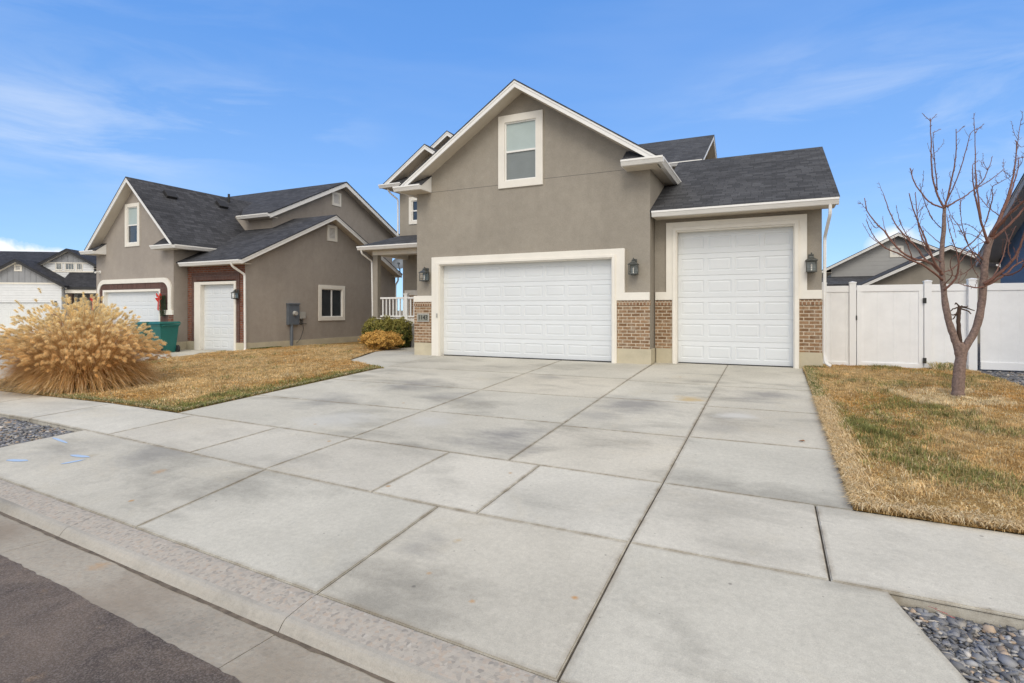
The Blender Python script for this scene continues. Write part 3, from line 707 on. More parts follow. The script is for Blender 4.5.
# lawns
def fringe(pts, amp=.03):
    out = []
    for i in range(len(pts)):
        a = Vector(pts[i]); b = Vector(pts[(i + 1) % len(pts)]); n = max(1, int((b - a).length / .2)); nn = Vector((-(b - a).y, (b - a).x)).normalized()
        for k in range(n):
            p = a.lerp(b, k / n); out.append(tuple(p + nn * (noise.noise(Vector((p.x * 4, p.y * 4, 0))) * amp)))
    return out
LL = [(-16.48, yE(-16.48) - .01), (-14, yE(-14) - .01), (-11, yE(-11) - .01), (XL + .01, yE(XL) + .0), (XL + .01, 9.98), (-7.98, 10.1), (-9.8, 10.98), (-10.61, 12.97), (-10.95, 15.1), (-12.75, 15.2), (-12.75, 24), (-15.88, 24), (-15.88, 12.35), (-16.4, 12.25)]
RL = [(XR - .01, yE(XR) - .01), (3, yE(3) - .01), (9, yE(9) - .01), (9, 8.6), (4.45, 9.9), (3.75, 10.9), (3.62, 12.7), (3.6, 13.95), (.96, 13.95), (.96, 13.1), (.58, 13.0), (XR - .01, 9)]
sheet('lawn_soil', fringe(LL), M['turf'], .006); sheet('lawn_soil', fringe(RL), M['turf'], .006)
def pn(x, y, s, o): return np.array([noise.noise(Vector((a * s + o, b * s - o, o * .37))) for a, b in zip(x, y)])
def grass(name, poly, dens, hgt, label, greenf, wid=.0035, cond=None):
    x, y = scatter(poly, dens)
    if cond is not None: k = cond(x, y); x, y = x[k], y[k]
    n = len(x); z = vzg(x, y) + .002
    g1 = pn(x, y, 1.1, 3.3); g2 = pn(x, y, 4.2, 9.1); g3 = pn(x, y, .6, 5.7)
    gr = greenf(x, y) + g1 * .55 + g2 * .4; isg = (rng.uniform(0, 1, n) * .75 + .22 < gr)
    h = hgt * rng.uniform(.45, 1.4, n) * (1 + .9 * g2 + .5 * pn(x, y, 9, 2.2)) * np.where(isg, 1.15, .9)
    th = rng.uniform(0, 6.283, n); lean = np.abs(rng.normal(0, 1.0, n)) * np.where(isg, .8, 1.15)
    dx, dy = np.cos(th), np.sin(th); px, py = -dy, dx; w = wid * rng.uniform(.6, 1.4, n)
    l1 = h * .5 * lean * .4; l2 = h * lean * 1.1
    b0 = np.stack([x - px * w, y - py * w, z], 1); b1 = np.stack([x + px * w, y + py * w, z], 1)
    m0 = np.stack([x + dx * l1 - px * w * .8, y + dy * l1 - py * w * .8, z + h * .55], 1); m1 = np.stack([x + dx * l1 + px * w * .8, y + dy * l1 + py * w * .8, z + h * .55], 1)
    t = np.stack([x + dx * l2, y + dy * l2, z + h * np.clip(1 - .22 * lean, .3, 1)], 1)
    V = np.stack([b0, b1, m1, m0, t], 1).reshape(-1, 3); i = np.arange(n) * 5
    F = np.concatenate([np.stack([i, i + 1, i + 2], 1), np.stack([i, i + 2, i + 3], 1), np.stack([i + 3, i + 2, i + 4], 1)])
    straw = np.array((.74, .54, .27)); orange = np.array((.62, .365, .12)); green = np.array((.24, .255, .095)); pale = np.array((.80, .68, .44))
    r = rng.uniform(0, 1, n)[:, None]; mixw = np.clip(.72 + g3 * 1.5 + .7 * g2 + rng.normal(0, .2, n), 0, 1)[:, None]
    C = straw * mixw + orange * (1 - mixw); C = np.where(r > (.86 - .5 * np.clip(pn(x, y, 1.7, 4.4), 0, 1))[:, None], pale, C); ring = (np.hypot(x - 2.5, y - 10.15) < .62 + .35 * g2 + .2 * g1); isg = isg & ~ring; C = np.where((ring & (rng.uniform(0, 1, n) < .8))[:, None], pale * 1.05, C); C = np.where(isg[:, None], green * (1 + .5 * (rng.uniform(-1, 1, (n, 1)))) + np.array((.05, .03, 0)) * rng.uniform(0, 1, (n, 1)), C)
    C = C * rng.uniform(.7, 1.2, (n, 1)) * (1 + .45 * pn(x, y, 6, 7.7)[:, None])
    o = bulk(name, V, F, np.repeat(C, 5, 0), M['grass']); return tag(o, label, 'grass', kind='stuff')
def gl(x, y):          # greener beside the driveway edge
    d = np.clip(1 - np.abs(x - XL) / 1.0, 0, 1); return .02 + d * .9 + np.clip(1 - np.abs(y - 5.75) / .5, 0, 1) * np.clip((x + 12) / 2, 0, 1) * .35 + np.clip(1 - np.hypot(x + 8.4, y - 5.9) / .8, 0, 1) * .3
def gr_(x, y):
    d = np.clip(1 - np.abs(x - 1.25) / 1.3, 0, 1) * np.clip((y - 5.2) / .6, 0, 1) * np.clip((12.7 - y) / 2, 0, 1); f = np.clip(1 - np.abs(y - yE(2)) / .5, 0, 1)
    return .12 + d * .36 - f * .35 - np.clip(1 - np.abs(x - XR) / .28, 0, 1) * .45 - np.clip(1 - np.hypot(x - 2.55, y - 10.3) / .9, 0, 1) * .5
grass('lawn_grass', LL, 2600, .040, 'short dormant straw coloured lawn left of the driveway, greener along the concrete', gl, .0045, lambda x, y: y < 16)
grass('lawn_grass', RL, 5200, .040, 'patchy straw and green lawn between driveway, white fence and sidewalk at the right', gr_, .003, lambda x, y: (x < 6.5))
# long dry tufts along the edges
def edge_tufts(name, segs, dens, hgt, label, green=0.0):
    xs_, ys_, ns = [], [], 0
    V = []; C = []; F = []
    for (a, b, side, wd) in segs:
        a = Vector(a); b = Vector(b); L = (b - a).length; n = int(L * dens)
        for _ in range(n):
            p = a.lerp(b, random.random()); nn = Vector((-(b - a).y, (b - a).x)).normalized() * side
            p = p - nn * (abs(random.gauss(0, wd)) - .01); z = zg(p.x, p.y) + .004
            d = (nn * random.uniform(.2, 1.1) + (b - a).normalized() * random.gauss(0, .7)); d.normalize()
            h = hgt * random.uniform(.5, 1.4); w = .0035; q = Vector((-d.y, d.x)) * w
            l = h * random.uniform(.6, 1.4); i = len(V)
            V += [(p.x - q.x, p.y - q.y, z), (p.x + q.x, p.y + q.y, z), (p.x + d.x * l * .5 + q.x, p.y + d.y * l * .5 + q.y, z + h * .55), (p.x + d.x * l * .5 - q.x, p.y + d.y * l * .5 - q.y, z + h * .55), (p.x + d.x * l, p.y + d.y * l, z + h * random.uniform(.15, .6))]
            F += [(i, i + 1, i + 2), (i, i + 2, i + 3), (i + 3, i + 2, i + 4)]
            k = random.random(); c = (.74, .56, .31) if k > .35 else (.82, .69, .46)
            if random.random() < green: c = (.20, .25, .08)
            s = random.uniform(.75, 1.15); C += [tuple(v * s for v in c)] * 5
    return tag(bulk(name, V, F, np.array(C), M['grass']), label, 'grass', kind='stuff')
edge_tufts('edge_grass', [((XR + .03, yE(XR) + .04), (XR + .03, 9.5), 1, .1), ((XR + .03, yE(XR) + .04), (4, yE(4) + .02), -1, .09)], 1700, .085, 'long bleached grass flopping over the right edge of the driveway and the sidewalk')
edge_tufts('edge_grass', [((XR + .04, 9.5), (.65, 13), 1, .08)], 700, .08, 'green and straw grass along the upper right edge of the driveway', .5)
edge_tufts('edge_grass', [((XL - .03, yE(XL) + .05), (XL - .03, 10), -1, .08), ((-14, yE(-14) + .02), (XL - .03, yE(XL) + .05), -1, .07)], 800, .06, 'short mixed grass along the left edge of the driveway', .55)
edge_tufts('tree_ring_grass', [((2.0 + .55 * math.cos(a) + .5, 10.3 + .5 * math.sin(a)), (2.5 + .55 * math.cos(a + .5), 10.3 + .5 * math.sin(a + .5)), 1, .12) for a in np.arange(0, 6.3, .5)], 260, .06, 'pale dead grass matted round the foot of the bare tree')
edge_tufts('weed_tuft', [((2.95, 13.7), (3.35, 13.6), 1, .08)], 900, .22, 'taller green and straw weed tuft at the fence behind the bare tree', .45)
edge_tufts('weed_tuft', [((.62, 12.95), (.98, 13.0), -1, .05)], 700, .1, 'small green and straw tuft at the foot of the right brick pier', .5)
edge_tufts('weed_tuft', [((-15.8, 12.9), (-15.8, 14.2), -1, .05)], 500, .09, 'dark green weeds below the downspout of the neighbouring house', .95)

# ------------------------------------------------------------------ main house
house = empty('house', (-5.6, 12.55, 0), 'taupe stucco house with the big white double garage door, brick piers and steep front gable', 'house')
YF = 12.55; YR = 13.05
MC = -5.655; ZR = 6.83; SL = .66
def roofz(x): return ZR - .05 - SL * abs(x - MC)
w = MB()
w.wall([(-8.82, .33), (-8.06, .33), (-8.06, 2.44), (-3.33, 2.44), (-3.33, .33), (-2.487, .33), (-2.487, roofz(-2.487) - .02), (MC, ZR - .07), (-8.82, roofz(-8.82) - .02)], [rect(-6.2, -5.19, 4.41, 6.03)], fy(YF), .22)
w.wall(rect(YF + .22, 19.8, .33, 4.5), [], fxp(-2.487), .22)
w.wall(rect(YF + .22, 17.2, .33, 4.5), [], fxm(-8.82), .22)
w.build('garage_wall', M['stucco'], house)
# horizontal stucco control joint
j = MB(); j.box(-8.82, -6.31, YF - .0015, YF + .01, 4.40, 4.412); j.box(-5.08, -2.487, YF - .0015, YF + .01, 4.44, 4.452); j.build('control_joint', M['jointline'], house)
for q_ in ((-8.875, -8.245, YF - .05, YF + .2, .33), (-3.235, -2.46, YF - .04, YF + .2, .335), (-2.68, -2.46, YF + .2, 20, .332), (-8.85, -8.65, YF + .2, 17.2, .328),
           (-2.44, -2.075, YR - .04, YR + .2, .334), (.52, .95, YR - .04, YR + .2, .334), (.75, .945, YR + .2, 20.3, .33)):
    f = MB(); f.box(q_[0], q_[1], q_[2], q_[3], -.25, q_[4]); f.build('foundation', M['found'], house, bevel=.006)
# piers
for (a, b_, y, lab) in ((-8.885, -8.245, YF, 0), (-3.232, -2.489, YF, 0), (-2.462, -2.072, YR, 0), (.517, .938, YR, 0)):
    p = MB(); p.box(a, b_, y - .035, y + .1, .336, 1.325); o = p.build('brick_pier', M['brick'], house)
    q = MB(); q.box(a - .004, b_ + .004 if b_ != -2.072 else b_, y - .05, y + .1, 1.326, 1.438); q.build('soldier_course', M['soldier'], o, bevel=.004)
# band trim + door surrounds
t = MB()
t.wall([(-8.30, -.02), (-8.055, -.02), (-8.055, 2.435), (-3.335, 2.435), (-3.335, -.02), (-3.236, -.02), (-3.236, 1.44), (-2.487, 1.44), (-2.487, 1.62), (-3.05, 1.62), (-3.05, 2.635), (-8.30, 2.635)], [], fy(YF - .075), .076)
t.box(-8.885, -8.301, YF - .07, YF, 1.44, 1.605)
t.build('door_surround', M['trim'], house, bevel=.008)
t = MB()   # inner stepped frame
t.wall([(-8.15, -.02), (-8.055, -.02), (-8.055, 2.435), (-3.335, 2.435), (-3.335, -.02), (-3.27, -.02), (-3.27, 2.50), (-8.15, 2.50)], [], fy(YF - .1), .024)
t.build('door_frame', M['trim'], house, bevel=.006)
t = MB()
t.wall([(-2.455, 1.45), (-2.074, 1.45), (-2.074, -.02), (-1.985, -.02), (-1.985, 3.03), (.43, 3.03), (.43, -.02), (.518, -.02), (.518, 1.45), (.937, 1.45), (.937, 1.635), (.662, 1.635), (.662, 3.225), (-2.208, 3.225), (-2.208, 1.635), (-2.455, 1.635)], [], fy(YR - .07), .071)
t.build('door_surround', M['trim'], house, bevel=.008)
t = MB(); t.wall([(-2.06, -.02), (-1.985, -.02), (-1.985, 3.03), (.43, 3.03), (.43, -.02), (.505, -.02), (.505, 3.10), (-2.06, 3.10)], [], fy(YR - .1), .029); t.build('door_frame', M['trim'], house, bevel=.006)
# jambs
jm = MB()
for (a, b_, y) in ((-8.055, -8.035, YF), (-3.355, -3.335, YF), (-1.985, -1.965, YR), (.41, .43, YR)):
    jm.box(a, b_, y - .07, y + .15, -.02, 2.44 if y == YF else 3.03)
jm.box(-8.034, -3.356, YF - .07, YF + .15, 2.412, 2.434); jm.box(-1.964, .409, YR - .07, YR + .15, 3.005, 3.028)
jm.build('door_jamb', M['trim'], house)
garage_door(house, -8.034, -3.356, 0.01, 2.412, YF + .13, 8, 5)
garage_door(house, -1.964, .409, 0.01, 3.004, YR + .13, 4, 6)
k = MB(); k.box(-8.125, -8.085, YF - .125, YF - .1, 1.02, 1.13); o = k.build('keypad', M['lgrey'], house, bevel=.004)
# wall of tall bay
w = MB(); w.wall([(-2.48, .33), (-1.97, .33), (-1.97, 3.03), (.42, 3.03), (.42, .33), (.935, .33), (.935, 3.42), (-2.48, 3.42)], [], fy(YR), .2)
w.wall([(YR + .2, .33), (20.3, .33), (20.3, 3.42), (16.75, 5.25), (YR + .2, 3.45)], [], fxp(.935), .2); w.build('bay_wall', M['stucco'], house)
# roofs
gable(house, 'y', MC, ZR, SL, 3.42, 12.1, 21.0, (1, 0), 3.17, .45, gut=(1, 1), eave0=(0, 0), eave1=(4.0, 5.7))
cornice(house, -8.345, -9.075, 12.1, YF, ZR - SL * 3.42 - .17, .34)
cornice(house, -3.02, -2.235, 12.1, YF, ZR - SL * 3.42 - .17, .34)
gable(house, 'x', 16.72, 5.56, .5, 4.17, -2.485, 1.19, (0, 1), 3.67, .25, eave0=(.05, 0), gut=(1, 0))
downspout(house, [(1.04, 12.50, 3.32), (1.04, 12.52, 3.12), (.985, 13.02, 2.72), (.98, 13.06, .30), (1.0, 13.0, .12), (1.09, 12.95, .07)], .032)
# upper body behind
w = MB()
w.wall([(-12.74, 3.9), (-8.0, 3.9), (-8.0, 6.4), (-9.86, 6.1), (-11.3, 7.1), (-12.74, 6.1)], [rect(-12.17, -11.55, 4.55, 5.3)], fy(17.0), .2)
w.wall([(-13.2, 5), (-8.3, 5), (-8.3, 6.3), (-11.0, 7.75), (-13.2, 6.2)], [], fy(18.05), .2) if False else None
w.wall([(-12.3, 6.85), (-10.98, 7.78), (-8.4, 6.1), (-8.4, 5), (-12.3, 5)], [], fy(17.95), .2)
w.wall(rect(17.2, 26.8, .3, 6.0), [], fxm(-12.74), .2)
w.wall([(19.8, .3), (26.8, .3), (26.8, 6.05), (23.3, 8.02), (19.8, 6.2)], [], fxp(-2.5), .2)
w.wall(rect(-8.5, -2.7, 4.0, 6.1), [], fy(19.8), .2)
w.wall([(-12.45, .33), (-8.85, .33), (-8.85, 3.9), (-12.45, 3.9)], [], fy(17.02), .2)
w.build('upper_wall', M['stucco'], house)
t = MB(); t.box(-12.49, -8.85, 16.97, 17.02, 1.78, 1.96); t.build('band_trim', M['trim'], house)
t = MB(); t.box(-12.47, -8.85, 16.985, 17.02, .34, 1.78); t.build('porch_brick', M['brick'], house)
window(house, fy(17.0), -12.30, -11.42, 4.42, 5.43, .13, 'hung')
window(house, fy(YF), -6.305, -5.085, 4.305, 6.14, .18, 'hung', M['screen'], .04, M['blind'])
gable(house, 'y', -11.3, 7.2, .68, 1.85, 16.55, 19.5, (1, 0), 1.44, .45, gut=(1, 0))
cornice(house, -12.3, -13.16, 16.55, 17.0, 7.2 - .68 * 1.85 - .17, .33)
gable(house, 'y', -10.98, 7.93, .68, 2.6, 17.55, 23.3, (1, 0), 2.2, .4, gut=(0, 0))
gable(house, 'x', 23.3, 8.22, .49, 3.95, -12.9, -2.1, (0, 1), 3.5, .4, eave0=(7.2, 0), gut=(1, 0))
downspout(house, [(-13.0, 16.6, 5.75), (-12.95, 16.7, 5.6), (-12.79, 16.96, 5.4), (-12.79, 16.96, 4.05)], .03)
# porch
pd = MB(); pd.box(-12.58, -8.84, 15.22, 17.0, .76, .93); pd.build('porch_deck', M['trim'], house, bevel=.008)
pd = MB(); pd.box(-12.5, -8.85, 15.3, 17.0, -.2, .76); pd.build('porch_skirt', M['jointline'], house)
pd = MB(); pd.box(-10.9, -10.84, 15.18, 15.3, -.2, .76); pd.build('skirt_board', M['white'], house)
pd = MB(); pd.box(-12.56, -12.36, 15.24, 15.44, .93, 3.12); pd.build('porch_post', M['stucco'], house, bevel=.006)
pd = MB(); pd.box(-12.56, -8.84, 15.22, 15.46, 3.12, 3.27); pd.box(-12.56, -12.34, 15.46, 17.0, 3.12, 3.27); pd.build('porch_beam', M['trim'], house)
pr = MB(); a0 = (-12.84, 14.85, 3.42); a1 = (-8.84, 14.85, 3.42); a2 = (-8.84, 17.0, 4.02); a3 = (-12.76, 17.0, 4.02); a4 = (-12.84, 17.0, 3.42)
pr.prism([a0, a1, a2, a3], (0, 0, -.04)); pr.prism([a0, a3, a4], (0, 0, -.04)); po = pr.build('porch_roof', M['shingle'], house)
s = MB(); s.box(-12.8, -8.84, 14.9, 17.0, 3.272, 3.285); s.build('soffit', M['soffit'], po)
s = MB(); s.box(-12.82, -8.84, 14.87, 14.89, 3.26, 3.39); s.box(-12.82, -12.80, 14.89, 17.0, 3.26, 3.39); s.build('fascia', M['white'], po)
gutter(house, (-12.86, 14.869, 3.27), (-8.84, 14.869, 3.27), (0, -1, 0))
downspout(house, [(-12.72, 14.82, 3.29), (-12.72, 14.84, 3.16), (-12.62, 15.26, 2.92), (-12.60, 15.28, .95)], .03)
rl = MB(); rl.box(-12.28, -8.85, 15.28, 15.36, 1.60, 1.66); rl.box(-12.28, -8.85, 15.29, 15.35, .98, 1.03)
ro = rl.build('porch_railing', M['white'], house, bevel=.004)
x = -12.2
while x < -9.0:
    q = MB(); q.box(x, x + .04, 15.30, 15.34, 1.03, 1.60); q.build('baluster', M['white'], ro); x += .145
q = MB(); q.box(-11.25, -11.13, 15.26, 15.38, .93, 1.74); q.box(-11.27, -11.11, 15.24, 15.40, 1.74, 1.78); q.build('railing_post', M['white'], ro)
# lanterns, plaque
lantern(house, -8.48, YF, 2.14, 1.0)
lantern(house, -2.83, YF, 2.16, 1.0)
lantern(house, .735, YR, 2.15, 1.05)
p = MB(); p.wall(rect(-8.775, -8.39, .90, 1.125), [], fy(YF - .06), .024); po = p.build('address_plaque', M['lgrey'], house, bevel=.005)
p = MB(); p.wall(rect(-8.75, -8.415, .925, 1.10), [], fy(YF - .064), .006); p.build('plaque_face', mat_simple('plaque_bronze', (.25, .25, .21), .6, .2, 20), po)
for k_, ch in enumerate('1143'):
    cu = bpy.data.curves.new('digit', 'FONT'); cu.body = ch; cu.size = .17; cu.extrude = .004; cu.align_x = 'CENTER'; cu.align_y = 'CENTER'
    tmp = bpy.data.objects.new('tmp', cu); COL.objects.link(tmp); bpy.context.view_layer.update()
    dm = bpy.data.meshes.new_from_object(tmp.evaluated_get(bpy.context.evaluated_depsgraph_get())); bpy.data.objects.remove(tmp)
    d_ = bpy.data.objects.new('digit', dm); dm.materials.append(M['black']); COL.objects.link(d_); d_.parent = po
    d_.rotation_euler = (R(90), 0, 0); d_.location = Vector((-8.583 + (k_ - 1.5) * .078, YF - .069, 1.012)) - parent_world(po)

# ------------------------------------------------------------------ neighbour house (left)
nb = empty('house', (-19, 12.8, -.2), 'neighbouring taupe house left of the driveway with red brick round its garage doors', 'house')
YG = 12.3; YV = 12.8; GC = -21.0
sh = M['shingle_nb']; SN = M['stucco_nb']
w = MB()
w.wall([(-23.5, .1), (-23.04, .1), (-23.04, 1.97), (-19.57, 1.97), (-19.57, .1), (-18.87, .1), (-18.87, 3.6), (GC, 5.9), (-23.5, 3.6)], [rect(-21.55, -20.88, 3.65, 5.03)], fy(YG), .2)
w.wall(rect(YG + .2, 17.5, .1, 3.55), [], fxp(-18.87), .2); w.wall(rect(YG + .2, 24, -.3, 3.55), [], fxm(-23.5), .2)
w.wall([(YV + .002, .11), (20.92, .02), (20.92, 2.95), (16.67, 4.87), (YV + .002, 2.9)], [rect(16.22, 17.4, .93, 2.07)], fxp(-15.92), .2)
w.wall([(15.6, 2.5), (23.2, 2.5), (23.2, 5.1), (19.4, 6.95), (15.6, 5.1)], [], fxp(-17.85), .2)
w.wall(rect(-21.0, -18.052, 3.0, 5.05), [], fy(15.6), .2); w.wall(rect(-18.052, -17.851, 3.0, 5.05), [], fy(15.595), .004)
w.build('stucco_wall', SN, nb)
for q_ in ((-23.52, -23.04, YG - .03, YG + .2, .1), (-19.45, -18.85, YG - .03, YG + .2, .1), (-19.05, -18.845, YG + .2, YV - .05, .1), (-18.86, -18.28, YV - .04, YV + .2, .12), (-16.32, -15.90, YV - .04, YV + .2, .12), (-16.1, -15.90, YV + .2, 20.95, .105)):
    f = MB(); f.box(q_[0], q_[1], q_[2], q_[3], -.6, q_[4]); f.build('foundation', M['found'], nb)
# brick of the tall bay
w = MB(); w.wall([(-18.85, .12), (-18.28, .12), (-18.28, 2.24), (-16.36, 2.24), (-16.36, .12), (-15.922, .12), (-15.922, 2.86), (-18.85, 2.86)], [], fy(YV), .18); w.build('brick_wall', M['redbrick'], nb)
q = MB(); q.wall([(-18.60, .12), (-18.30, .12), (-18.30, 2.26), (-16.34, 2.26), (-16.34, .12), (-16.16, .12), (-16.16, 2.5), (-18.6, 2.5)], [], fy(YV - .03), .029); q.build('brick_surround', M['darkbrick'], nb)
t = MB(); t.wall([(-18.42, -.22), (-18.10, -.22), (-18.10, 2.10), (-16.40, 2.10), (-16.40, -.22), (-16.30, -.22), (-16.30, 2.2), (-18.42, 2.2)], [], fy(YV - .06), .22); t.build('door_frame', M['trim'], nb, bevel=.006)
garage_door(nb, -18.10, -16.40, -.19, 2.10, YV + .1, 4, 5)
lantern(nb, -16.2, YV - .03, 1.72, .85)
# double door of the gabled garage
def arch(x0, x1, z0, z1, r, n=8):
    p = [(x0, z0)]
    for k in range(n + 1):
        a = math.pi - k / n * math.pi / 2; p.append((x0 + r + r * math.cos(a), z1 - r + r * math.sin(a)))
    for k in range(n + 1):
        a = math.pi / 2 - k / n * math.pi / 2; p.append((x1 - r + r * math.cos(a), z1 - r + r * math.sin(a)))
    return p + [(x1, z0)]
o_ = arch(-23.36, -18.95, 1.05, 2.36, .42); i_ = arch(-23.24, -19.12, 1.05, 2.2, .32)
t = MB(); t.wall(o_ + list(reversed(i_)), [], fy(YG - .05), .052); t.box(-19.30, -18.87, YG - .06, YG, 1.05, 1.22); t.build('arched_trim', M['trim'], nb)
q = MB(); q.wall([(-23.238, .1), (-23.04, .1), (-23.04, 1.97), (-19.57, 1.97), (-19.57, .1), (-19.122, .1)] + list(reversed([p for p in i_ if p[1] > 1.06])), [], fy(YG - .02), .022)
q.build('brick_surround', M['darkbrick'], nb)
q = MB(); q.box(-19.121, -18.875, YG - .03, YG, .1, 1.05); q.build('brick_pier', M['redbrick'], nb)
t = MB(); t.wall([(-23.04, -.15), (-22.96, -.15), (-22.96, 1.89), (-19.65, 1.89), (-19.65, -.15), (-19.57, -.15), (-19.57, 1.97), (-23.04, 1.97)], [], fy(YG - .03), .2); t.build('door_frame', M['trim'], nb)
garage_door(nb, -22.96, -19.65, -.15, 1.89, YG + .1, 8, 4)
window(nb, fy(YG), -21.65, -20.78, 3.55, 5.13, .13, 'hung', M['glass'], .03, M['blind'])
window(nb, fxp(-15.92), 16.09, 17.54, .80, 2.20, .15, 'slide', M['glass'])
vent(nb, fxp(-15.92), 16.55, 17.1, 3.97, 4.6); vent(nb, fxp(-17.85), 18.85, 19.42, 5.93, 6.55)
gable(nb, 'y', GC, 6.02, .97, 2.6, 11.95, 19.2, (1, 0), 2.32, .35, mroof=sh, gut=(1, 1), eave0=(0, 0), eave1=(0, 5.6))
cornice(nb, -22.85, -23.6, 11.95, YG, 6.02 - .97 * 2.6 - .17, .3, .97, roofm=sh); cornice(nb, -19.45, -18.40, 11.95, YG, 6.02 - .97 * 2.6 - .17, .3, .97, roofm=sh)
gable(nb, 'x', 16.68, 4.99, .487, 4.28, -22.0, -15.57, (0, 1), 3.88, .35, mroof=sh, eave0=(3.4, 3.4), gut=(1, 0))
# upper roof: its front slope is cut back along the valley
up = MB(); t_ = .045
up.prism([(-19.1, 15.18, 4.99), (-17.48, 15.18, 4.99), (-17.48, 19.4, 7.06), (-26, 19.4, 7.06), (-21.1, 16.9, 5.83)], (0, 0, -t_)); up.prism([(-17.48, 19.4, 7.06), (-17.48, 23.7, 4.97), (-26, 23.7, 4.97), (-26, 19.4, 7.06)], (0, 0, -t_))
uo = up.build('roof', sh, nb)
f = MB()
for yy, zz in ((15.2, 5.0), (23.68, 4.98)):
    f.prism([(-17.535, yy, zz - .047), (-17.535, 19.4, 7.06 - .047), (-17.535, 19.4, 7.06 - .23), (-17.535, yy, zz - .22)], (.035, 0, 0))
f.build('fascia', M['white'], uo)
s = MB(); s.box(-19.2, -17.54, 15.2, 15.6, 4.83, 4.845); s.prism([(-17.85, 15.2, 4.86), (-17.85, 19.4, 6.9), (-17.85, 19.4, 6.885), (-17.85, 15.2, 4.845)], (.31, 0, 0)); s.prism([(-17.85, 23.68, 4.86), (-17.85, 19.4, 6.9), (-17.85, 19.4, 6.885), (-17.85, 23.68, 4.845)], (.31, 0, 0)); s.build('soffit', M['soffit'], uo)
gutter(nb, (-19.25, 15.19, 4.83), (-17.5, 15.19, 4.83), (0, -1, 0))
downspout(nb, [(-15.98, 12.33, 2.78), (-15.98, 12.36, 2.66), (-15.86, 12.74, 2.4), (-15.86, 12.76, -.1), (-15.83, 12.66, -.17)], .038)
for (xx, yy) in ((-20.5, 13.2), (-20.5, 15.35)):
    z0 = 6.02 - .97 * (xx - GC); v = MB(); n_ = Vector((.70, 0, .72)); c0 = Vector((xx, yy, z0))
    dn = Vector((.72, 0, -.70)); p = [c0 - dn * .16 + Vector((0, -.2, 0)), c0 + dn * .2 + Vector((0, -.2, 0)), c0 + dn * .2 + n_ * .10 + Vector((0, -.2, 0)), c0 - dn * .12 + n_ * .13 + Vector((0, -.2, 0))]
    v.prism(p, (0, .4, 0)); v.build('roof_vent', M['rubber'], nb, bevel=.015)
v = MB(); v.tube([(-20.75, 15.9, 5.5), (-20.75, 15.9, 6.12)], .045, 10); v.build('vent_pipe', M['black'], nb)
# electric meter, junction box, conduit
v = MB(); v.box(-15.918, -15.80, 14.53, 15.03, .68, 1.45); v.box(-15.918, -15.77, 14.51, 15.05, 1.42, 1.47); mt = v.build('meter_box', M['galv'], nb, bevel=.008)
v = MB(); v.tube([(-15.81, 14.80, 1.10), (-15.70, 14.80, 1.10)], [.09, .075], 16); v.build('meter_dial', M['lgrey'], mt)
v = MB(); v.tube([(-15.86, 14.72, .68), (-15.86, 14.72, -.25)], .055, 10); v.build('conduit', M['galv'], mt)
v = MB(); v.box(-15.918, -15.84, 15.10, 15.37, .90, 1.15); v.build('junction_box', M['lgrey'], nb, bevel=.006)
v = MB(); v.tube([(-15.89, 15.15, .9), (-15.88, 15.17, .72), (-15.88, 15.45, .70)], .012, 6); v.tube([(-15.89, 15.25, .9), (-15.88, 15.3, .5), (-15.87, 15.15, .15), (-15.87, 14.95, .0)], .009, 6); v.tube([(-15.88, 15.03, .78), (-15.88, 15.2, .66), (-15.88, 15.22, .86)], .014, 6); v.build('cable', M['black'], nb)
# camera under the gable
v = MB(); v.box(-23.3, -23.2, YG - .02, YG, 2.62, 2.72); v.tube([(-23.25, YG - .02, 2.67), (-23.25, YG - .12, 2.67), (-23.16, YG - .22, 2.64)], .035, 8); v.build('security_camera', M['white'], nb)
# satellite dish on the far eave
v = MB(); c = Vector((-15.55, 20.75, 3.35)); nrm = Vector((.45, -.75, .45)).normalized(); ux = nrm.cross(Vector((0, 0, 1))).normalized(); uy = ux.cross(nrm)
ringp = []
for r_ in (0, .12, .24, .34):
    ringp.append([c + ux * (r_ * math.cos(a)) + uy * (r_ * .9 * math.sin(a)) + nrm * (r_ * r_ * .55) for a in [2 * math.pi * k / 20 for k in range(20)]])
for a, b_ in zip(ringp[:-1], ringp[1:]):
    for k in range(20): v.face([a[k], a[(k + 1) % 20], b_[(k + 1) % 20], b_[k]])
do = v.build('satellite_dish', M['galv'], nb, recalc=False, smooth=True)
v = MB(); v.tube([c - nrm * .02, c - nrm * .12 + Vector((0, 0, -.15)), Vector((-15.6, 20.85, 2.9))], .025, 8); v.tube([c - uy * .3, c + nrm * .4 - uy * .25], .015, 6); v.box(*(lambda q: (q.x - .04, q.x + .04, q.y - .05, q.y + .05, q.z - .04, q.z + .04))(c + nrm * .42 - uy * .24)); v.build('mount_arm', M['galv'], do)
downspout(nb, [(-15.9, 21.1, 2.78), (-15.86, 21.05, 2.6), (-15.94, 20.96, 2.4), (-15.94, 20.96, -.2)], .04)

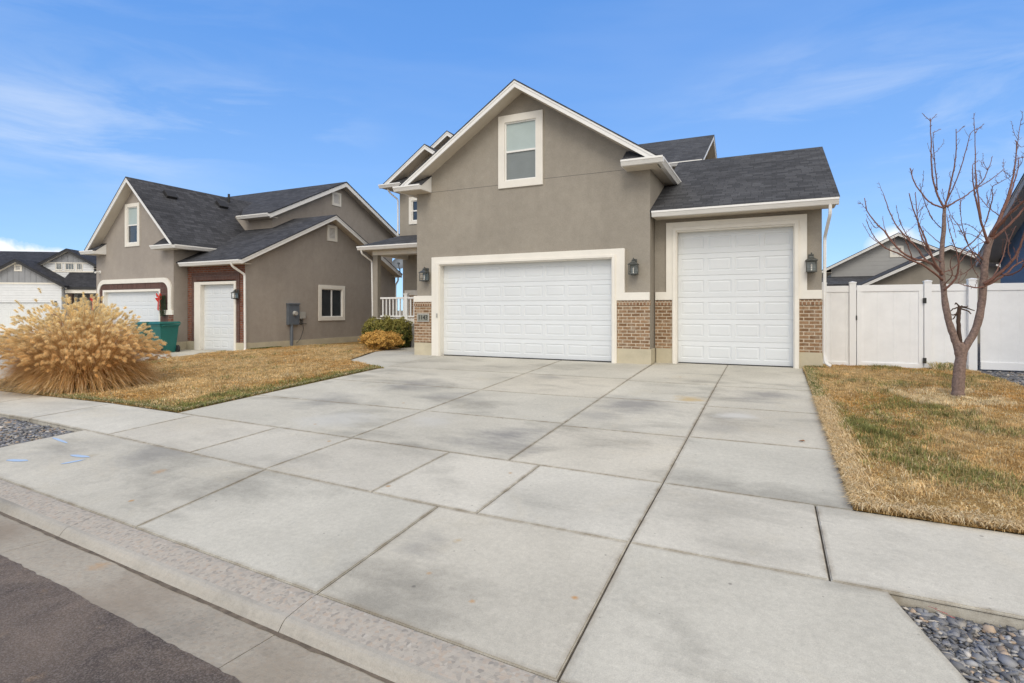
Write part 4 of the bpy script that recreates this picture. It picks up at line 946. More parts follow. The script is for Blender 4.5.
# holiday bows with greenery
def bow(cx, yy, cz, label):
    o = empty('holiday_swag', (cx, yy, cz), label, 'decoration')
    b = MB()
    rr = random.Random(int(abs(cx) * 10))
    for k in range(5):
        a = rr.uniform(-.9, .9) + (math.pi if k % 2 else 0); L = .16
        p0 = Vector((cx, yy - .07, cz + .2)); p1 = p0 + Vector((math.cos(a) * L, -.05, math.sin(a) * L + .03)); p2 = p0 + Vector((math.cos(a + .5) * L * .8, -.02, math.sin(a + .5) * L))
        b.face([p0, p1, p2]); b.tube([p0, p1, p2, p0], .022, 5)
    for dx in (-.07, .01):
        b.prism([(cx + dx, yy - .09, cz + .2), (cx + dx + .07, yy - .1, cz + .2), (cx + dx * 1.6 + .07, yy - .08, cz - .26), (cx + dx * 1.6 + .03, yy - .1, cz - .2), (cx + dx * 1.6 - .01, yy - .08, cz - .27)], (0, .008, 0))
    b.build('bow', M['red'], o)
    V, F, C = [], [], []
    for k in range(700):
        z = rr.uniform(-.42, .3); a = rr.uniform(0, 6.28); w_ = .13 * (1 - abs(z + .05) / .5) + .03
        p = Vector((cx + .2 + w_ * math.cos(a) * .8, yy - .08 + .06 * math.sin(a), cz + z)); d = Vector((math.cos(a), -abs(math.sin(a)) * .5, -.8)).normalized() * .07; q = Vector((d.z, 0, -d.x)).normalized() * .006
        i = len(V); V += [p - q, p + q, p + d]; F.append((i, i + 1, i + 2)); g_ = rr.uniform(.6, 1.3); C += [(.035 * g_, .07 * g_, .025 * g_)] * 3
    bulk('greenery', [tuple(v_) for v_ in V], F, np.array(C), M['leaf'], o)
bow(-19.5, YG - .02, 1.45, 'red bow with hanging greenery right of the neighbour\'s wide garage door')
bow(-23.5, YG - .02, 1.45, 'red bow at the left corner of the neighbour\'s wide garage, above the tall dry grass')

# bins
def bin_(x, y, rz, label):
    zb = zg(x, y) - .0; o = empty('wheelie_bin', (x, y, zb), label, 'bin', 'bins beside the neighbour garage')
    def T(px, py, pz): c_, s_ = math.cos(rz), math.sin(rz); return Vector((x + px * c_ - py * s_, y + px * s_ + py * c_, zb + pz))
    b = MB(); ringz = [(.02, .22, .25), (.15, .235, .27), (.85, .29, .33), (.92, .30, .34), (.92, .33, .37), (.96, .33, .37)]
    prev = None
    for z, hx, hy in ringz:
        cr = [T(sx * hx, sy * hy, z) for sx, sy in ((-1, -1), (1, -1), (1, 1), (-1, 1))]
        if prev:
            for k in range(4): b.face([prev[k], prev[(k + 1) % 4], cr[(k + 1) % 4], cr[k]])
        else: b.face(cr)
        prev = cr
    b.face(prev); b.build('bin_body', M['teal'], o, bevel=.012)
    l = MB(); q0 = [T(-.35, -.40, .962), T(.35, -.40, .962), T(.35, .39, .975), T(-.35, .39, .975)]; q1 = [T(-.31, -.35, 1.03), T(.31, -.35, 1.03), T(.31, .36, 1.05), T(-.31, .36, 1.05)]
    l.face(q0); l.face(q1)
    for k in range(4): l.face([q0[k], q0[(k + 1) % 4], q1[(k + 1) % 4], q1[k]])
    l.build('lid', M['teal'], o, bevel=.01)
    h = MB(); h.tube([T(-.25, .36, .9), T(-.25, .46, .93), T(.25, .46, .93), T(.25, .36, .9)], .018, 8); h.build('handle', M['teal'], o)
    lg = MB(); lg.face([T(-.13, -.34, .66), T(.10, -.34, .66), T(.12, -.35, .72), T(-.10, -.35, .72)]); lg.build('white_mark', M['white'], o)
    for s_ in (-1, 1):
        wl = MB(); wl.tube([T(s_ * .24, .27, .12), T(s_ * .31, .27, .12)], .125, 20); wo = wl.build('wheel', M['rubber'], o)
        wl = MB(); wl.tube([T(s_ * .309, .27, .12), T(s_ * .318, .27, .12)], .05, 12); wl.build('hub', M['galv'], wo)
bin_(-18.5, 11.75, 1.45 - math.pi, 'teal green wheeled bin with black wheel, right one, beside the brick garage door')
bin_(-19.75, 11.9, 1.5 - math.pi, 'teal green wheeled bin mostly hidden by the tall dry grass, left one of the two')

# ------------------------------------------------------------------ far white house (left)
wh = empty('house', (0, 0, 0), 'white sided house with black roof and grey board gables at the far left', 'house')
w = MB(); w.wall([(-3.0, -.5), (-2.4, -.5), (-2.4, 1.87), (2.22, 1.87), (2.22, -.5), (3.0, -.5), (3.0, 3.38), (-3.0, 3.38)], [], fy(0), .25)
w.wall(rect(.25, 9, -.5, 3.3), [], fxp(3.0), .25); w.wall(rect(.25, 9, -.5, 3.3), [], fxm(-3.0), .25)
w.wall(rect(.6, 4.35, 3.6, 5.12), [rect(1.57, 2.0, 4.57, 5.11), rect(2.25, 2.9, 4.57, 5.11), rect(3.08, 3.5, 4.57, 5.11)], fy(1.8), .25)
w.wall(rect(-16, -3.0, -.5, 3.6), [], fy(2.4), .25); w.build('siding', M['wsiding'], wh)
b = MB(); b.wall([(-2.95, 3.381), (2.95, 3.381), (0, 5.06)], [rect(-.2, .2, 4.35, 4.75)], fy(.005), .2); b.build('batten_gable', M['gboard'], wh)
b = MB(); b.wall([(.95, 5.121), (4.1, 5.121), (2.52, 6.05)], [], fy(1.795), .2); b.build('batten_gable', M['gboard'], wh)
b = MB(); b.box(-3.02, 3.02, -.03, -.001, 3.30, 3.42); b.box(.6, 4.35, 1.765, 1.795, 5.10, 5.18); b.box(.6, 4.35, 1.765, 1.795, 4.38, 4.48); b.build('band_trim', M['trim'], wh)
garage_door(wh, -2.4, 2.22, -.4, 1.87, .1, 8, 4)
BL = dict(mroof=M['shingle_blk'], mf=M['blackm'], ms=M['trim'])
gable(wh, 'y', 0, 5.25, .60, 3.4, -.35, 4.0, (1, 0), 3.0, .35, gut=(0, 0), fh=.22, **BL)
gable(wh, 'y', 2.52, 6.3, .60, 2.45, 1.45, 8.5, (1, 0), 1.85, .35, gut=(0, 0), fh=.2, eaves=(1, 1), **BL)
gable(wh, 'x', 9.5, 6.75, .34, 7.6, -22, 12, (0, 0), 7.1, .4, gut=(0, 0), **BL)
lw = MB(); lw.prism([(3.0, .2, 3.12), (9, .2, 3.12), (9, 1.8, 4.4), (2.6, 1.8, 4.4), (2.6, .9, 3.7)], (0, 0, -.08)); lo_ = lw.build('porch_roof', M['shingle_blk'], wh)
lw = MB(); lw.box(3.1, 9, .16, .2, 2.92, 3.1); lw.build('fascia', M['blackm'], lo_)
w = MB(); w.box(3.1, 9, .25, .5, 2.62, 2.9); w.build('porch_beam', M['trim'], wh)
w = MB(); w.box(3.3, 3.6, .26, .5, -.5, 2.61); w.build('porch_post', M['deadwood'], wh)
w = MB(); w.box(3.02, 9, 2.2, 2.4, -.5, 3.2); w.build('porch_wall', M['gboard'], wh)
w = MB(); w.box(2.3, 3.04, -.06, -.002, -.5, 1.0); w.build('brick_base', M['redbrick'], wh)
for a, c_ in ((1.53, 2.04), (2.21, 2.94), (3.04, 3.54)): window(wh, fy(1.8), a, c_, 4.52, 5.18, .055, 'grid', M['glass2'])
vent(wh, fy(0), -.29, .25, 4.3, 4.83)
lantern(wh, 2.62, 0, 1.75, 1.0)
wh.location = (-53.3, 22.4, -.05); wh.rotation_euler = (0, 0, R(35))

# ------------------------------------------------------------------ houses behind the fence and far gap
def simple_house(name, label, c, yw, half, zr, slope, depth, wallm, roofm, zb=-.3, over=.4, vt=False):
    h = empty(name, (c, yw, zb), label, 'house'); w = MB(); z1 = zr - slope * half - .08
    w.wall([(c - half, zb), (c + half, zb), (c + half, z1), (c, zr - .1), (c - half, z1)], [], fy(yw), .25)
    w.wall(rect(yw + .25, yw + depth, zb, z1), [], fxm(c - half), .25); w.wall(rect(yw + .25, yw + depth, zb, z1), [], fxp(c + half), .25); w.build('wall', wallm, h)
    gable(h, 'y', c, zr, slope, half + over, yw - over, yw + depth, (1, 0), half, over, mroof=roofm, gut=(1, 1), fh=.12)
    if vt: vent(h, fy(yw), c - .28, c + .28, zr - 1.15, zr - .6)
    return h
h1 = simple_house('house', 'grey sided house with a wide gable and small square vent behind the white gate', 5.45, 32, 2.75, 4.92, .53, 12, M['gsiding'], M['shingle'], vt=True)
b = MB(); b.box(2.2, 4.6, 29.6, 32, 2.35, 2.42); b.prism([(2.2, 29.5, 2.42), (4.6, 29.5, 2.42), (4.6, 32, 2.9), (2.2, 32, 2.9)], (0, 0, -.06)); b.build('lean_to_roof', M['shingle'], h1)
b = MB(); b.wall(rect(2.7, 4.5, -.3, 2.35), [], fy(29.8), .2); b.build('lean_to_wall', M['stucco'], h1)
h2 = simple_house('house', 'taupe stucco house with a white rake board behind the fence and the bare tree', 6.05, 26, 3.3, 3.66, .5, 10, M['stucco'], M['shingle'], over=.35)
# blue house gable faces the camera's left
bh = empty('house', (5.9, 16, -.2), 'blue lap sided house with a dark rake at the right edge of the picture', 'house')
w = MB(); w.wall([(11.6, -.3), (20.5, -.3), (20.5, 2.8), (16, 5.1), (11.6, 2.8)], [rect(17.3, 18.3, 1.1, 2.2)], fxm(6.0), .25); w.wall(rect(6.25, 14, -.3, 2.8), [], fy(11.6), .25); w.wall(rect(6.25, 14, -.3, 2.8), [], fy(20.3), .2); w.build('wall', M['blue'], bh)
window(bh, fxm(6.0), 17.2, 18.4, 1.0, 2.32, .12, 'hung')
window(bh, fy(11.6), 8.0, 9.6, .9, 2.1, .12, 'slide')
gable(bh, 'x', 16, 5.25, .505, 4.95, 5.55, 14, (1, 0), 4.5, .45, mroof=M['shingle'], mf=M['taupe'], ms=M['taupe'], gut=(0, 0), fh=.22)
fh_ = simple_house('house', 'distant house with a dark roof seen through the porch gap', -20.5, 44, 4.2, 2.95, .35, 8, M['stucco'], M['shingle_blk'], zb=-.6)

# ------------------------------------------------------------------ white fence
fe = empty('vinyl_fence', (2.4, 14, 0), 'white vinyl privacy fence with a gate between the house and the gravel pad', 'fence')
YFE = 14.0
def fpanel(x0, x1, z0, z1, name, y=YFE):
    b = MB(); b.box(x0, x1, y - .012, y + .012, z0 + .1, z1 - .1); o = b.build(name, M['vinyl'], fe)
    r = MB(); r.box(x0, x1, y - .028, y + .028, z1 - .14, z1); r.build('rail', M['vinylp'], o, bevel=.005); r = MB(); r.box(x0, x1, y - .028, y + .028, z0, z0 + .15); r.build('rail', M['vinylp'], o, bevel=.005); return o
def fpost(x, y=YFE, w=.127, z1=1.80, z0=-.35):
    b = MB(); b.box(x - w / 2, x + w / 2, y - w / 2, y + w / 2, z0, z1); c_ = w / 2 + .007
    o = b.build('fence_post', M['vinylp'], fe, bevel=.005)
    q = MB(); q.box(x - c_, x + c_, y - c_, y + c_, z1, z1 + .025); p = [(x - c_, y - c_, z1 + .025), (x + c_, y - c_, z1 + .025), (x + c_, y + c_, z1 + .025), (x - c_, y + c_, z1 + .025)]
    for k in range(4): q.face([p[k], p[(k + 1) % 4], (x, y, z1 + .045)])
    q.build('post_cap', M['vinylp'], o)
fpost(1.03); fpost(1.585)
fpanel(1.095, 1.52, -.06, 1.75, 'fence_panel')
g_ = fpanel(1.665, 2.845, -.05, 1.755, 'gate')
for xx in (1.665, 2.76): gf = MB(); gf.box(xx, xx + .085, YFE - .03, YFE + .03, .101, 1.614); gf.build('gate_stile', M['vinylp'], g_, bevel=.004)
for z in (1.36, .12):
    hg = MB(); hg.box(2.83, 2.885, YFE - .075, YFE - .066 + .03, z, z + .11); hg.build('hinge', M['black'], g_)
hg = MB(); hg.box(1.64, 1.665, YFE - .075, YFE - .03, 1.0, 1.10); hg.build('latch', M['black'], g_)
fpost(2.915); fpanel(2.98, 3.56, -.08, 1.75, 'fence_panel')
fpost(3.635, 13.95, .14, 1.82)
fpanel(3.78, 6.3, .03, 1.75, 'wide_gate'); fpost(6.4)
fpanel(6.47, 9.5, -.05, 1.75, 'fence_panel')

# ------------------------------------------------------------------ bare tree
D0 = 8.34
tree = empty('bare_tree', tuple(at(958, 397, D0)), 'bare leafless young tree with forked reddish trunk in the right lawn', 'tree')
def smooth(pts, n=4):
    out = []
    P_ = [pts[0]] + list(pts) + [pts[-1]]
    for i in range(1, len(P_) - 2):
        for k in range(n):
            t = k / n; a, b, c, d = P_[i - 1], P_[i], P_[i + 1], P_[i + 2]
            out.append(tuple(.5 * ((2 * b[j]) + (-a[j] + c[j]) * t + (2 * a[j] - 5 * b[j] + 4 * c[j] - d[j]) * t * t + (-a[j] + 3 * b[j] - 3 * c[j] + d[j]) * t ** 3) for j in range(len(b))))
    out.append(tuple(pts[-1])); return out
def limb(mb, pts, w0, w1, z0=0, z1=0, spurs=None, n=8):
    q = [(p[0], p[1], D0 + z0 + (z1 - z0) * i / (len(pts) - 1)) for i, p in enumerate(pts)]
    s = smooth(q); m_ = len(s); P3 = [at(*p) for p in s]
    rad = [((w0 + (w1 - w0) * i / (m_ - 1)) * .395) * (s[i][2] / FPX) * (1 + .12 * noise.noise(Vector((s[i][0] * .4, s[i][1] * .4, 1)))) for i in range(m_)]
    # knobbly wobble
    for i in range(1, m_ - 1): P3[i] += Vector((random.uniform(-1, 1), random.uniform(-1, 1), random.uniform(-1, 1))) * .004
    mb.tube(P3, rad, n)
    if spurs is not None:
        L = 0
        for i in range(m_ - 1):
            seg = (P3[i + 1] - P3[i]); k = seg.length * random.uniform(16, 34) * (1 if i / m_ > .12 else .4)
            for _ in range(int(k + random.random())):
                t = random.random(); p = P3[i] + seg * t; d = seg.normalized()
                r_ = Vector((random.gauss(0, 1), random.gauss(0, 1), random.gauss(0, 1))); r_ = (r_ - d * r_.dot(d)).normalized(); dd = (r_ + d * random.uniform(.2, 1.2)).normalized()
                ln = random.choice([.012, .018, .025, .03, .05]) * (1.0 if random.random() < .965 else 2.4)
                spurs.tube([p, p + dd * ln * .6, p + dd * ln + Vector((0, 0, ln * .2))], [.0032, .0028, .0016], 4, cap=False)
tk = MB()
limb(tk, [(958, 405), (958, 398), (958, 392), (958.5, 380), (960, 366), (961, 352), (958.5, 343)], 15, 11, n=12)
limb(tk, [(960, 356), (956, 343), (952, 331), (948, 318), (945, 300), (943, 285), (942, 268), (942, 250), (943.5, 230), (944, 215), (944.5, 205)], 9.5, 3.6, 0, .12, n=10)
limb(tk, [(961, 362), (964, 350), (971, 338), (977, 325), (981, 308), (983, 290), (984, 275), (985.5, 258), (989, 244), (994, 231)], 9, 7.0, 0, -.15, n=10)
tk.tube([at(958, 402, D0), at(958, 398, D0), at(958, 393, D0)], [.118, .098, .08], 12)
tk.build('trunk', M['bark'], tree, smooth=True)
st = MB(); limb(st, [(962, 355), (960, 340), (958.5, 325), (959, 313), (960, 306)], 4.6, 4.4, 0, -.03, n=8)
for p in (((960, 307), (953, 309), (950.5, 311)), ((959, 313), (953, 315), (950, 314)), ((960, 307), (967, 308), (974.5, 310.5)), ((962, 309), (968, 311), (971, 314)), ((959, 306), (956, 303), (955, 304.5)), ((961, 306), (966, 307), (968, 306)), ((959, 309), (954, 318), (952, 319))):
    limb(st, p, 2.0, 1.0, -.03, random.uniform(-.08, .05), n=6)
st.build('cut_stump', M['deadwood'], tree, smooth=True)
cr = MB(); sp = MB()
B = [
 ([(944.5, 208), (940, 200), (936, 191), (932.5, 175), (931.2, 155), (931, 138), (930, 118)], 2.8, .9, .1, .2),
 ([(937.5, 190), (936, 175), (934.5, 160), (933.5, 147), (933, 132)], 1.5, .7, .15, -.1),
 ([(945, 207), (948, 195), (951.5, 180), (954.5, 165), (956.3, 148), (956, 129)], 2.6, .8, .1, 0),
 ([(947, 201), (953, 188), (960, 170), (966, 150), (971, 133), (982, 127)], 1.7, .6, .1, -.2),
 ([(945, 207), (955, 202), (965, 196), (975, 189), (990, 180), (1004, 169)], 2.3, .7, .1, .35),
 ([(974, 189), (982, 182), (988, 170), (992.5, 156)], 1.4, .6, .2, .3),
 ([(943.5, 208), (935, 205), (927, 200), (920, 191), (914, 182), (910, 168)], 2.2, 1.1, .1, .3),
 ([(933, 220), (927, 208), (922, 195), (920, 183)], 1.1, .6, .2, .1),
 ([(988, 243), (983, 228), (979, 212), (975, 195), (973, 180), (972.5, 165)], 3.6, .9, -.15, -.3),
 ([(981, 219), (978.5, 200), (976, 180), (975.5, 160), (975, 140), (974, 113)], 2.2, .5, -.2, 0),
 ([(993, 233), (1000, 218), (1006, 203), (1011, 186), (1015, 165), (1016.5, 141)], 5.0, .9, -.15, -.1),
 ([(1003, 212), (1009, 198), (1014, 183), (1018, 168), (1019, 157)], 2.4, .8, -.15, .2),
 ([(1016, 158), (1018, 140), (1021, 120)], .9, .4, -.1, -.1),
 ([(991, 237), (999, 225), (1009, 214), (1020, 204), (1032, 196)], 5.2, 2.0, -.15, -.7),
 ([(990, 240), (1000, 233), (1012, 222), (1024, 208), (1034, 190)], 4.2, 1.6, -.15, -.4),
 ([(1000, 216), (993, 211), (987, 206), (981, 199), (978, 195)], 1.3, .5, -.1, .3),
 ([(986, 222), (990, 208), (992.5, 197), (992.5, 187), (999, 183), (1010, 177)], 1.7, .6, -.15, -.4),
 ([(984, 284), (992, 279), (1002, 271), (1012, 261), (1020, 247), (1026, 228), (1029, 210)], 4.8, 1.5, -.12, -.6),
 ([(984, 286), (995, 281), (1007, 273), (1017, 264), (1032, 258)], 3.4, 1.4, -.12, -.2),
 ([(990, 282), (997, 270), (1003, 255), (1007, 240), (1004, 228)], 1.8, .7, -.12, .2),
 ([(1000, 274), (1010, 275), (1022, 268), (1034, 252)], 2.4, 1.0, -.2, -.9),
 ([(984, 287), (975, 287.5), (967, 286), (958, 283)], 2.0, .8, -.12, -.3),
 ([(984, 268), (975, 256), (967, 243), (960, 228), (952, 217), (948, 208)], 1.6, .6, -.1, .4),
 ([(985, 262), (978, 255), (970, 251), (962, 248), (955, 250)], 1.5, .6, -.1, -.4),
 ([(944, 290), (950, 285), (956, 278), (958.5, 268), (959, 257), (964, 249), (974, 241), (982, 230), (988, 217)], 2.8, .9, .02, -.4),
 ([(944, 272), (952, 269), (960, 262), (966, 254), (976, 246), (988, 240)], 1.6, .7, .04, .3),
 ([(958, 262), (956, 250), (951, 236), (948, 222), (947, 214)], 1.4, .6, .0, .2),
 ([(969, 246), (965, 236), (962, 225), (960.5, 212), (961, 201)], 1.3, .5, -.1, -.3),
 ([(942.5, 275), (934, 266), (926, 261), (915, 259), (903, 253), (894, 244), (884, 231), (874, 221), (867, 210), (864.5, 198)], 3.4, .9, .03, .3),
 ([(942.5, 280), (933, 272), (921, 264), (908, 259), (897, 253), (886, 248), (877, 240), (871, 231), (866, 220)], 2.7, .7, .03, -.4),
 ([(941, 272), (934, 261), (929, 248), (924, 236), (918, 222), (913, 208), (909, 193)], 3.0, 1.1, .03, -.1),
 ([(929, 250), (923, 240), (919, 228), (917, 214), (916, 201), (915.5, 192)], 1.8, .8, 0, .2),
 ([(927, 262), (916, 247), (906, 237), (897, 226), (890, 213), (884, 196)], 2.4, .9, .1, .5),
 ([(912, 258), (908, 246), (903, 235), (897, 227)], 1.4, .6, .1, -.2),
 ([(915, 247), (905, 232), (899, 218), (896, 205)], 1.2, .5, .3, .1),
 ([(899, 250), (890, 238), (884, 226), (883, 216)], 1.2, .5, .2, .5),
 ([(880, 225), (876, 228), (871, 222), (866, 214)], .9, .4, .3, .4),
 ([(884, 247), (876, 241), (870, 236), (863, 224)], .9, .4, -.2, .1),
 ([(941, 262), (930, 255), (922, 242), (924, 230)], 1.6, .6, .05, .6),
 ([(942, 245), (934, 238), (926, 231), (922, 226)], 1.1, .4, .1, .5),
 ([(941, 228), (934, 221), (928, 211), (925, 202)], 1.1, .5, .1, -.3),
 ([(918, 213), (922, 208), (928, 204)], .8, .4, .2, .2),
 ([(949, 215), (953, 226), (956, 238)], .7, .4, .1, -.2),
 ([(944, 285), (952, 275), (950, 262), (955, 255)], 1.4, .5, .0, -.5),
 ([(984, 255), (976, 262), (967, 272), (955, 276), (946, 274)], 1.2, .5, -.1, .2),
 ([(974, 247), (971, 260), (974, 270), (979, 277)], 1.1, .5, -.3, -.1),
 ([(987, 245), (977, 237), (966, 233), (957, 231)], .9, .3, -.1, -.5),
 ([(984, 237), (974, 228), (965, 224), (955, 225)], .8, .3, -.2, -.7),
 ([(1012, 262), (1008, 250), (1010, 238), (1016, 226)], 1.2, .5, -.4, -.5),
 ([(1015, 140), (1021, 147), (1028, 143)], .8, .3, -.1, -.2), ([(1014, 160), (1020, 158), (1028, 157)], .8, .3, -.1, .1),
 ([(975, 133), (979, 128), (984, 124)], .6, .3, 0, .1), ([(930, 121), (926, 117), (922, 113)], .6, .25, .2, .2), ([(930, 121), (934, 117), (937, 114)], .6, .25, .2, .2),
 ([(956, 133), (960, 130), (964, 126)], .5, .25, 0, .1), ([(933, 133), (937, 131), (941, 129)], .5, .25, 0, .1),
]
for (pts, w0, w1, z0, z1) in B: limb(cr, pts, max(w0, .8), max(w1, .55), z0, z1, sp, 6)
for _ in range(70):       # thin side shoots
    pts, w0, w1, z0, z1 = random.choice(B[:34]); i = random.randrange(1, len(pts)); p = pts[i]; a = random.gauss(-1.57, .5); L = random.uniform(7, 22); zz = z0 + (z1 - z0) * i / (len(pts) - 1)
    limb(cr, [p, (p[0] + math.cos(a) * L * .5 + random.uniform(-2, 2), p[1] + math.sin(a) * L * .4), (p[0] + math.cos(a) * L * .8, p[1] + math.sin(a) * L)], .7, .3, zz, zz + random.uniform(-.3, .3), sp, 5)
cr.build('crown', M['twig'], tree, smooth=True); sp.build('spurs', M['twig'], tree)

# ------------------------------------------------------------------ fountain grass clump
def fountain(x0, y0, rx, ry, H, nb_, npl, label, name='ornamental_grass', cols=None, seed=1):
    r = np.random.default_rng(seed); z0 = zg(x0, y0); o = empty(name, (x0, y0, z0), label, 'ornamental grass')
    K = 7
    def curves(n, rbase, spread, hmin, hmax):
        a = r.uniform(0, 2 * np.pi, n); s = r.uniform(0, 1, n) ** .55
        bx = x0 + rbase * s * np.cos(a) * rx; by = y0 + rbase * s * np.sin(a) * ry
        out = spread * s * r.uniform(.75, 1.15, n) ; h = r.uniform(hmin, hmax, n) * H * (1 - .46 * s ** 2.4) * (1 + .16 * np.sin(3 * a + seed) * s + .10 * np.sin(7 * a + 2) * s + r.normal(0, .05, n))
        a2 = a + r.normal(0, .12, n); t = np.linspace(0, 1, K)[None]
        ex = rx * out * np.cos(a2); ey = ry * out * np.sin(a2)
        X = bx[:, None] + ex[:, None] * t ** 1.5 * .9; Y = by[:, None] + ey[:, None] * t ** 1.5 * .9
        return a2, s, X, Y, h, t
    # leaf blades, drooping
    a2, s, X, Y, h, t = curves(nb_, .6, .76, .45, 1.0)
    dr = r.uniform(.1, 1.05, nb_)[:, None] * (.3 + s[:, None]); Z = z0 + h[:, None] * (t * (1.15) - dr * t ** 3 * .9)
    Z = np.maximum(Z, z0 + .01); w = r.uniform(.0035, .0075, nb_)[:, None] * (1 - .75 * t); px = -np.sin(a2 + r.normal(0, .5, nb_))[:, None]; py = np.cos(a2)[:, None]
    A = np.stack([X - px * w, Y - py * w, Z], 2); Bq = np.stack([X + px * w, Y + py * w, Z], 2); V = np.stack([A, Bq], 2).reshape(-1, 3)
    i = (np.arange(nb_) * 2 * K)[:, None] + (np.arange(K - 1) * 2)[None]; F = np.stack([i, i + 1, i + 3, i + 2], 2).reshape(-1, 4)
    pal = np.array([(.66, .41, .17), (.74, .49, .22), (.52, .32, .14), (.87, .69, .42), (.42, .26, .12)])
    if cols is not None: pal = np.array(cols)
    C = pal[r.choice(len(pal), nb_, p=[.32, .28, .18, .12, .10])] * r.uniform(.8, 1.2, (nb_, 1))
    bulk('blades', V, F, np.repeat(C, 2 * K, 0), M['plume'], o)
    if not npl: return o
    # pale curling blades that fall outward over the darker mass
    nb2 = 1700; a2, s, X, Y, h, t = curves(nb2, .55, .85, .28, .75)
    s = np.maximum(s, .35); dr = r.uniform(.7, 1.5, nb2)[:, None] * (.4 + s[:, None]); Z = np.maximum(z0 + h[:, None] * (t * 1.3 - dr * t ** 2.6 * .95), z0 + .015)
    w = r.uniform(.007, .013, nb2)[:, None] * (1 - .7 * t); px = -np.sin(a2 + r.normal(0, .6, nb2))[:, None]; py = np.cos(a2)[:, None]
    A = np.stack([X - px * w, Y - py * w, Z], 2); Bq = np.stack([X + px * w, Y + py * w, Z], 2); V = np.stack([A, Bq], 2).reshape(-1, 3)
    i = (np.arange(nb2) * 2 * K)[:, None] + (np.arange(K - 1) * 2)[None]; F = np.stack([i, i + 1, i + 3, i + 2], 2).reshape(-1, 4)
    bulk('curled_blades', V, F, np.repeat(np.array((.86, .68, .44)) * r.uniform(.75, 1.1, (nb2, 1)), 2 * K, 0), M['plume'], o)
    # culms with fluffy plumes
    a2, s, X, Y, h, t = curves(npl, .5, .84, .70, 1.08)
    dr = r.uniform(.0, .26, npl)[:, None] * (.4 + s[:, None] ** 2); Z = z0 + h[:, None] * (t * 1.12 - dr * t ** 3)
    w = .0025 * (1 - .5 * t); px = -np.sin(a2)[:, None]; py = np.cos(a2)[:, None]
    A = np.stack([X - px * w, Y - py * w, Z], 2); Bq = np.stack([X + px * w, Y + py * w, Z], 2); V = np.stack([A, Bq], 2).reshape(-1, 3)
    i = (np.arange(npl) * 2 * K)[:, None] + (np.arange(K - 1) * 2)[None]; F = np.stack([i, i + 1, i + 3, i + 2], 2).reshape(-1, 4)
    C = np.array((.66, .46, .22)) * r.uniform(.75, 1.2, (npl, 1)); bulk('stems', V, F, np.repeat(C, 2 * K, 0), M['plume'], o)
    hn = 230; tip = np.stack([X[:, -1], Y[:, -1], Z[:, -1]], 1); d = tip - np.stack([X[:, -2], Y[:, -2], Z[:, -2]], 1); d /= np.linalg.norm(d, axis=1)[:, None]
    L = r.uniform(.08, .16, npl)[:, None, None]; u = r.uniform(0, 1, (npl, hn, 1)); fat = np.sin(np.pi * np.clip(u * .85 + .12, 0, 1)) ** .5
    droop = np.array([0, 0, -1.]) * (u ** 2) * .05
    base = tip[:, None] - d[:, None] * L * .35 + d[:, None] * L * u + droop
    rd = r.normal(0, 1, (npl, hn, 3)); rd /= np.linalg.norm(rd, axis=2)[:, :, None]
    hd = rd + d[:, None] * .8; hd /= np.linalg.norm(hd, axis=2)[:, :, None]; hl = r.uniform(.03, .065, (npl, hn, 1)) * fat
    sd = np.cross(hd, r.normal(0, 1, (npl, hn, 3))); sd /= np.linalg.norm(sd, axis=2)[:, :, None] + 1e-9; wd = .0020
    p0 = base - sd * wd; p1 = base + sd * wd; p2 = base + hd * hl
    V = np.stack([p0, p1, p2], 2).reshape(-1, 3); F = np.arange(len(V)).reshape(-1, 3)
    hi = np.clip((Z[:, -1] - z0) / H, 0, 1)[:, None]; hi = np.clip(hi * 1.5 - .35, 0, 1); Cb = np.array((.76, .50, .21)) * (1 - hi) + np.array((.97, .83, .52)) * hi
    C = Cb * r.uniform(.88, 1.12, (npl, 1)); bulk('plumes', V, F, np.repeat(C, hn * 3, 0), M['plume'], o)
    return o
fountain(-13.0, 6.5, 1.48, 1.05, 1.50, 26000, 1700, 'big clump of golden dry fountain grass with fluffy plumes beside the sidewalk')
fountain(-14.35, 6.05, .45, .4, .35, 900, 0, 'small grey dead grass tuft at the left edge of the picture', seed=4, cols=[(.22, .18, .14), (.28, .24, .19), (.16, .14, .11), (.33, .28, .22), (.12, .10, .08)])

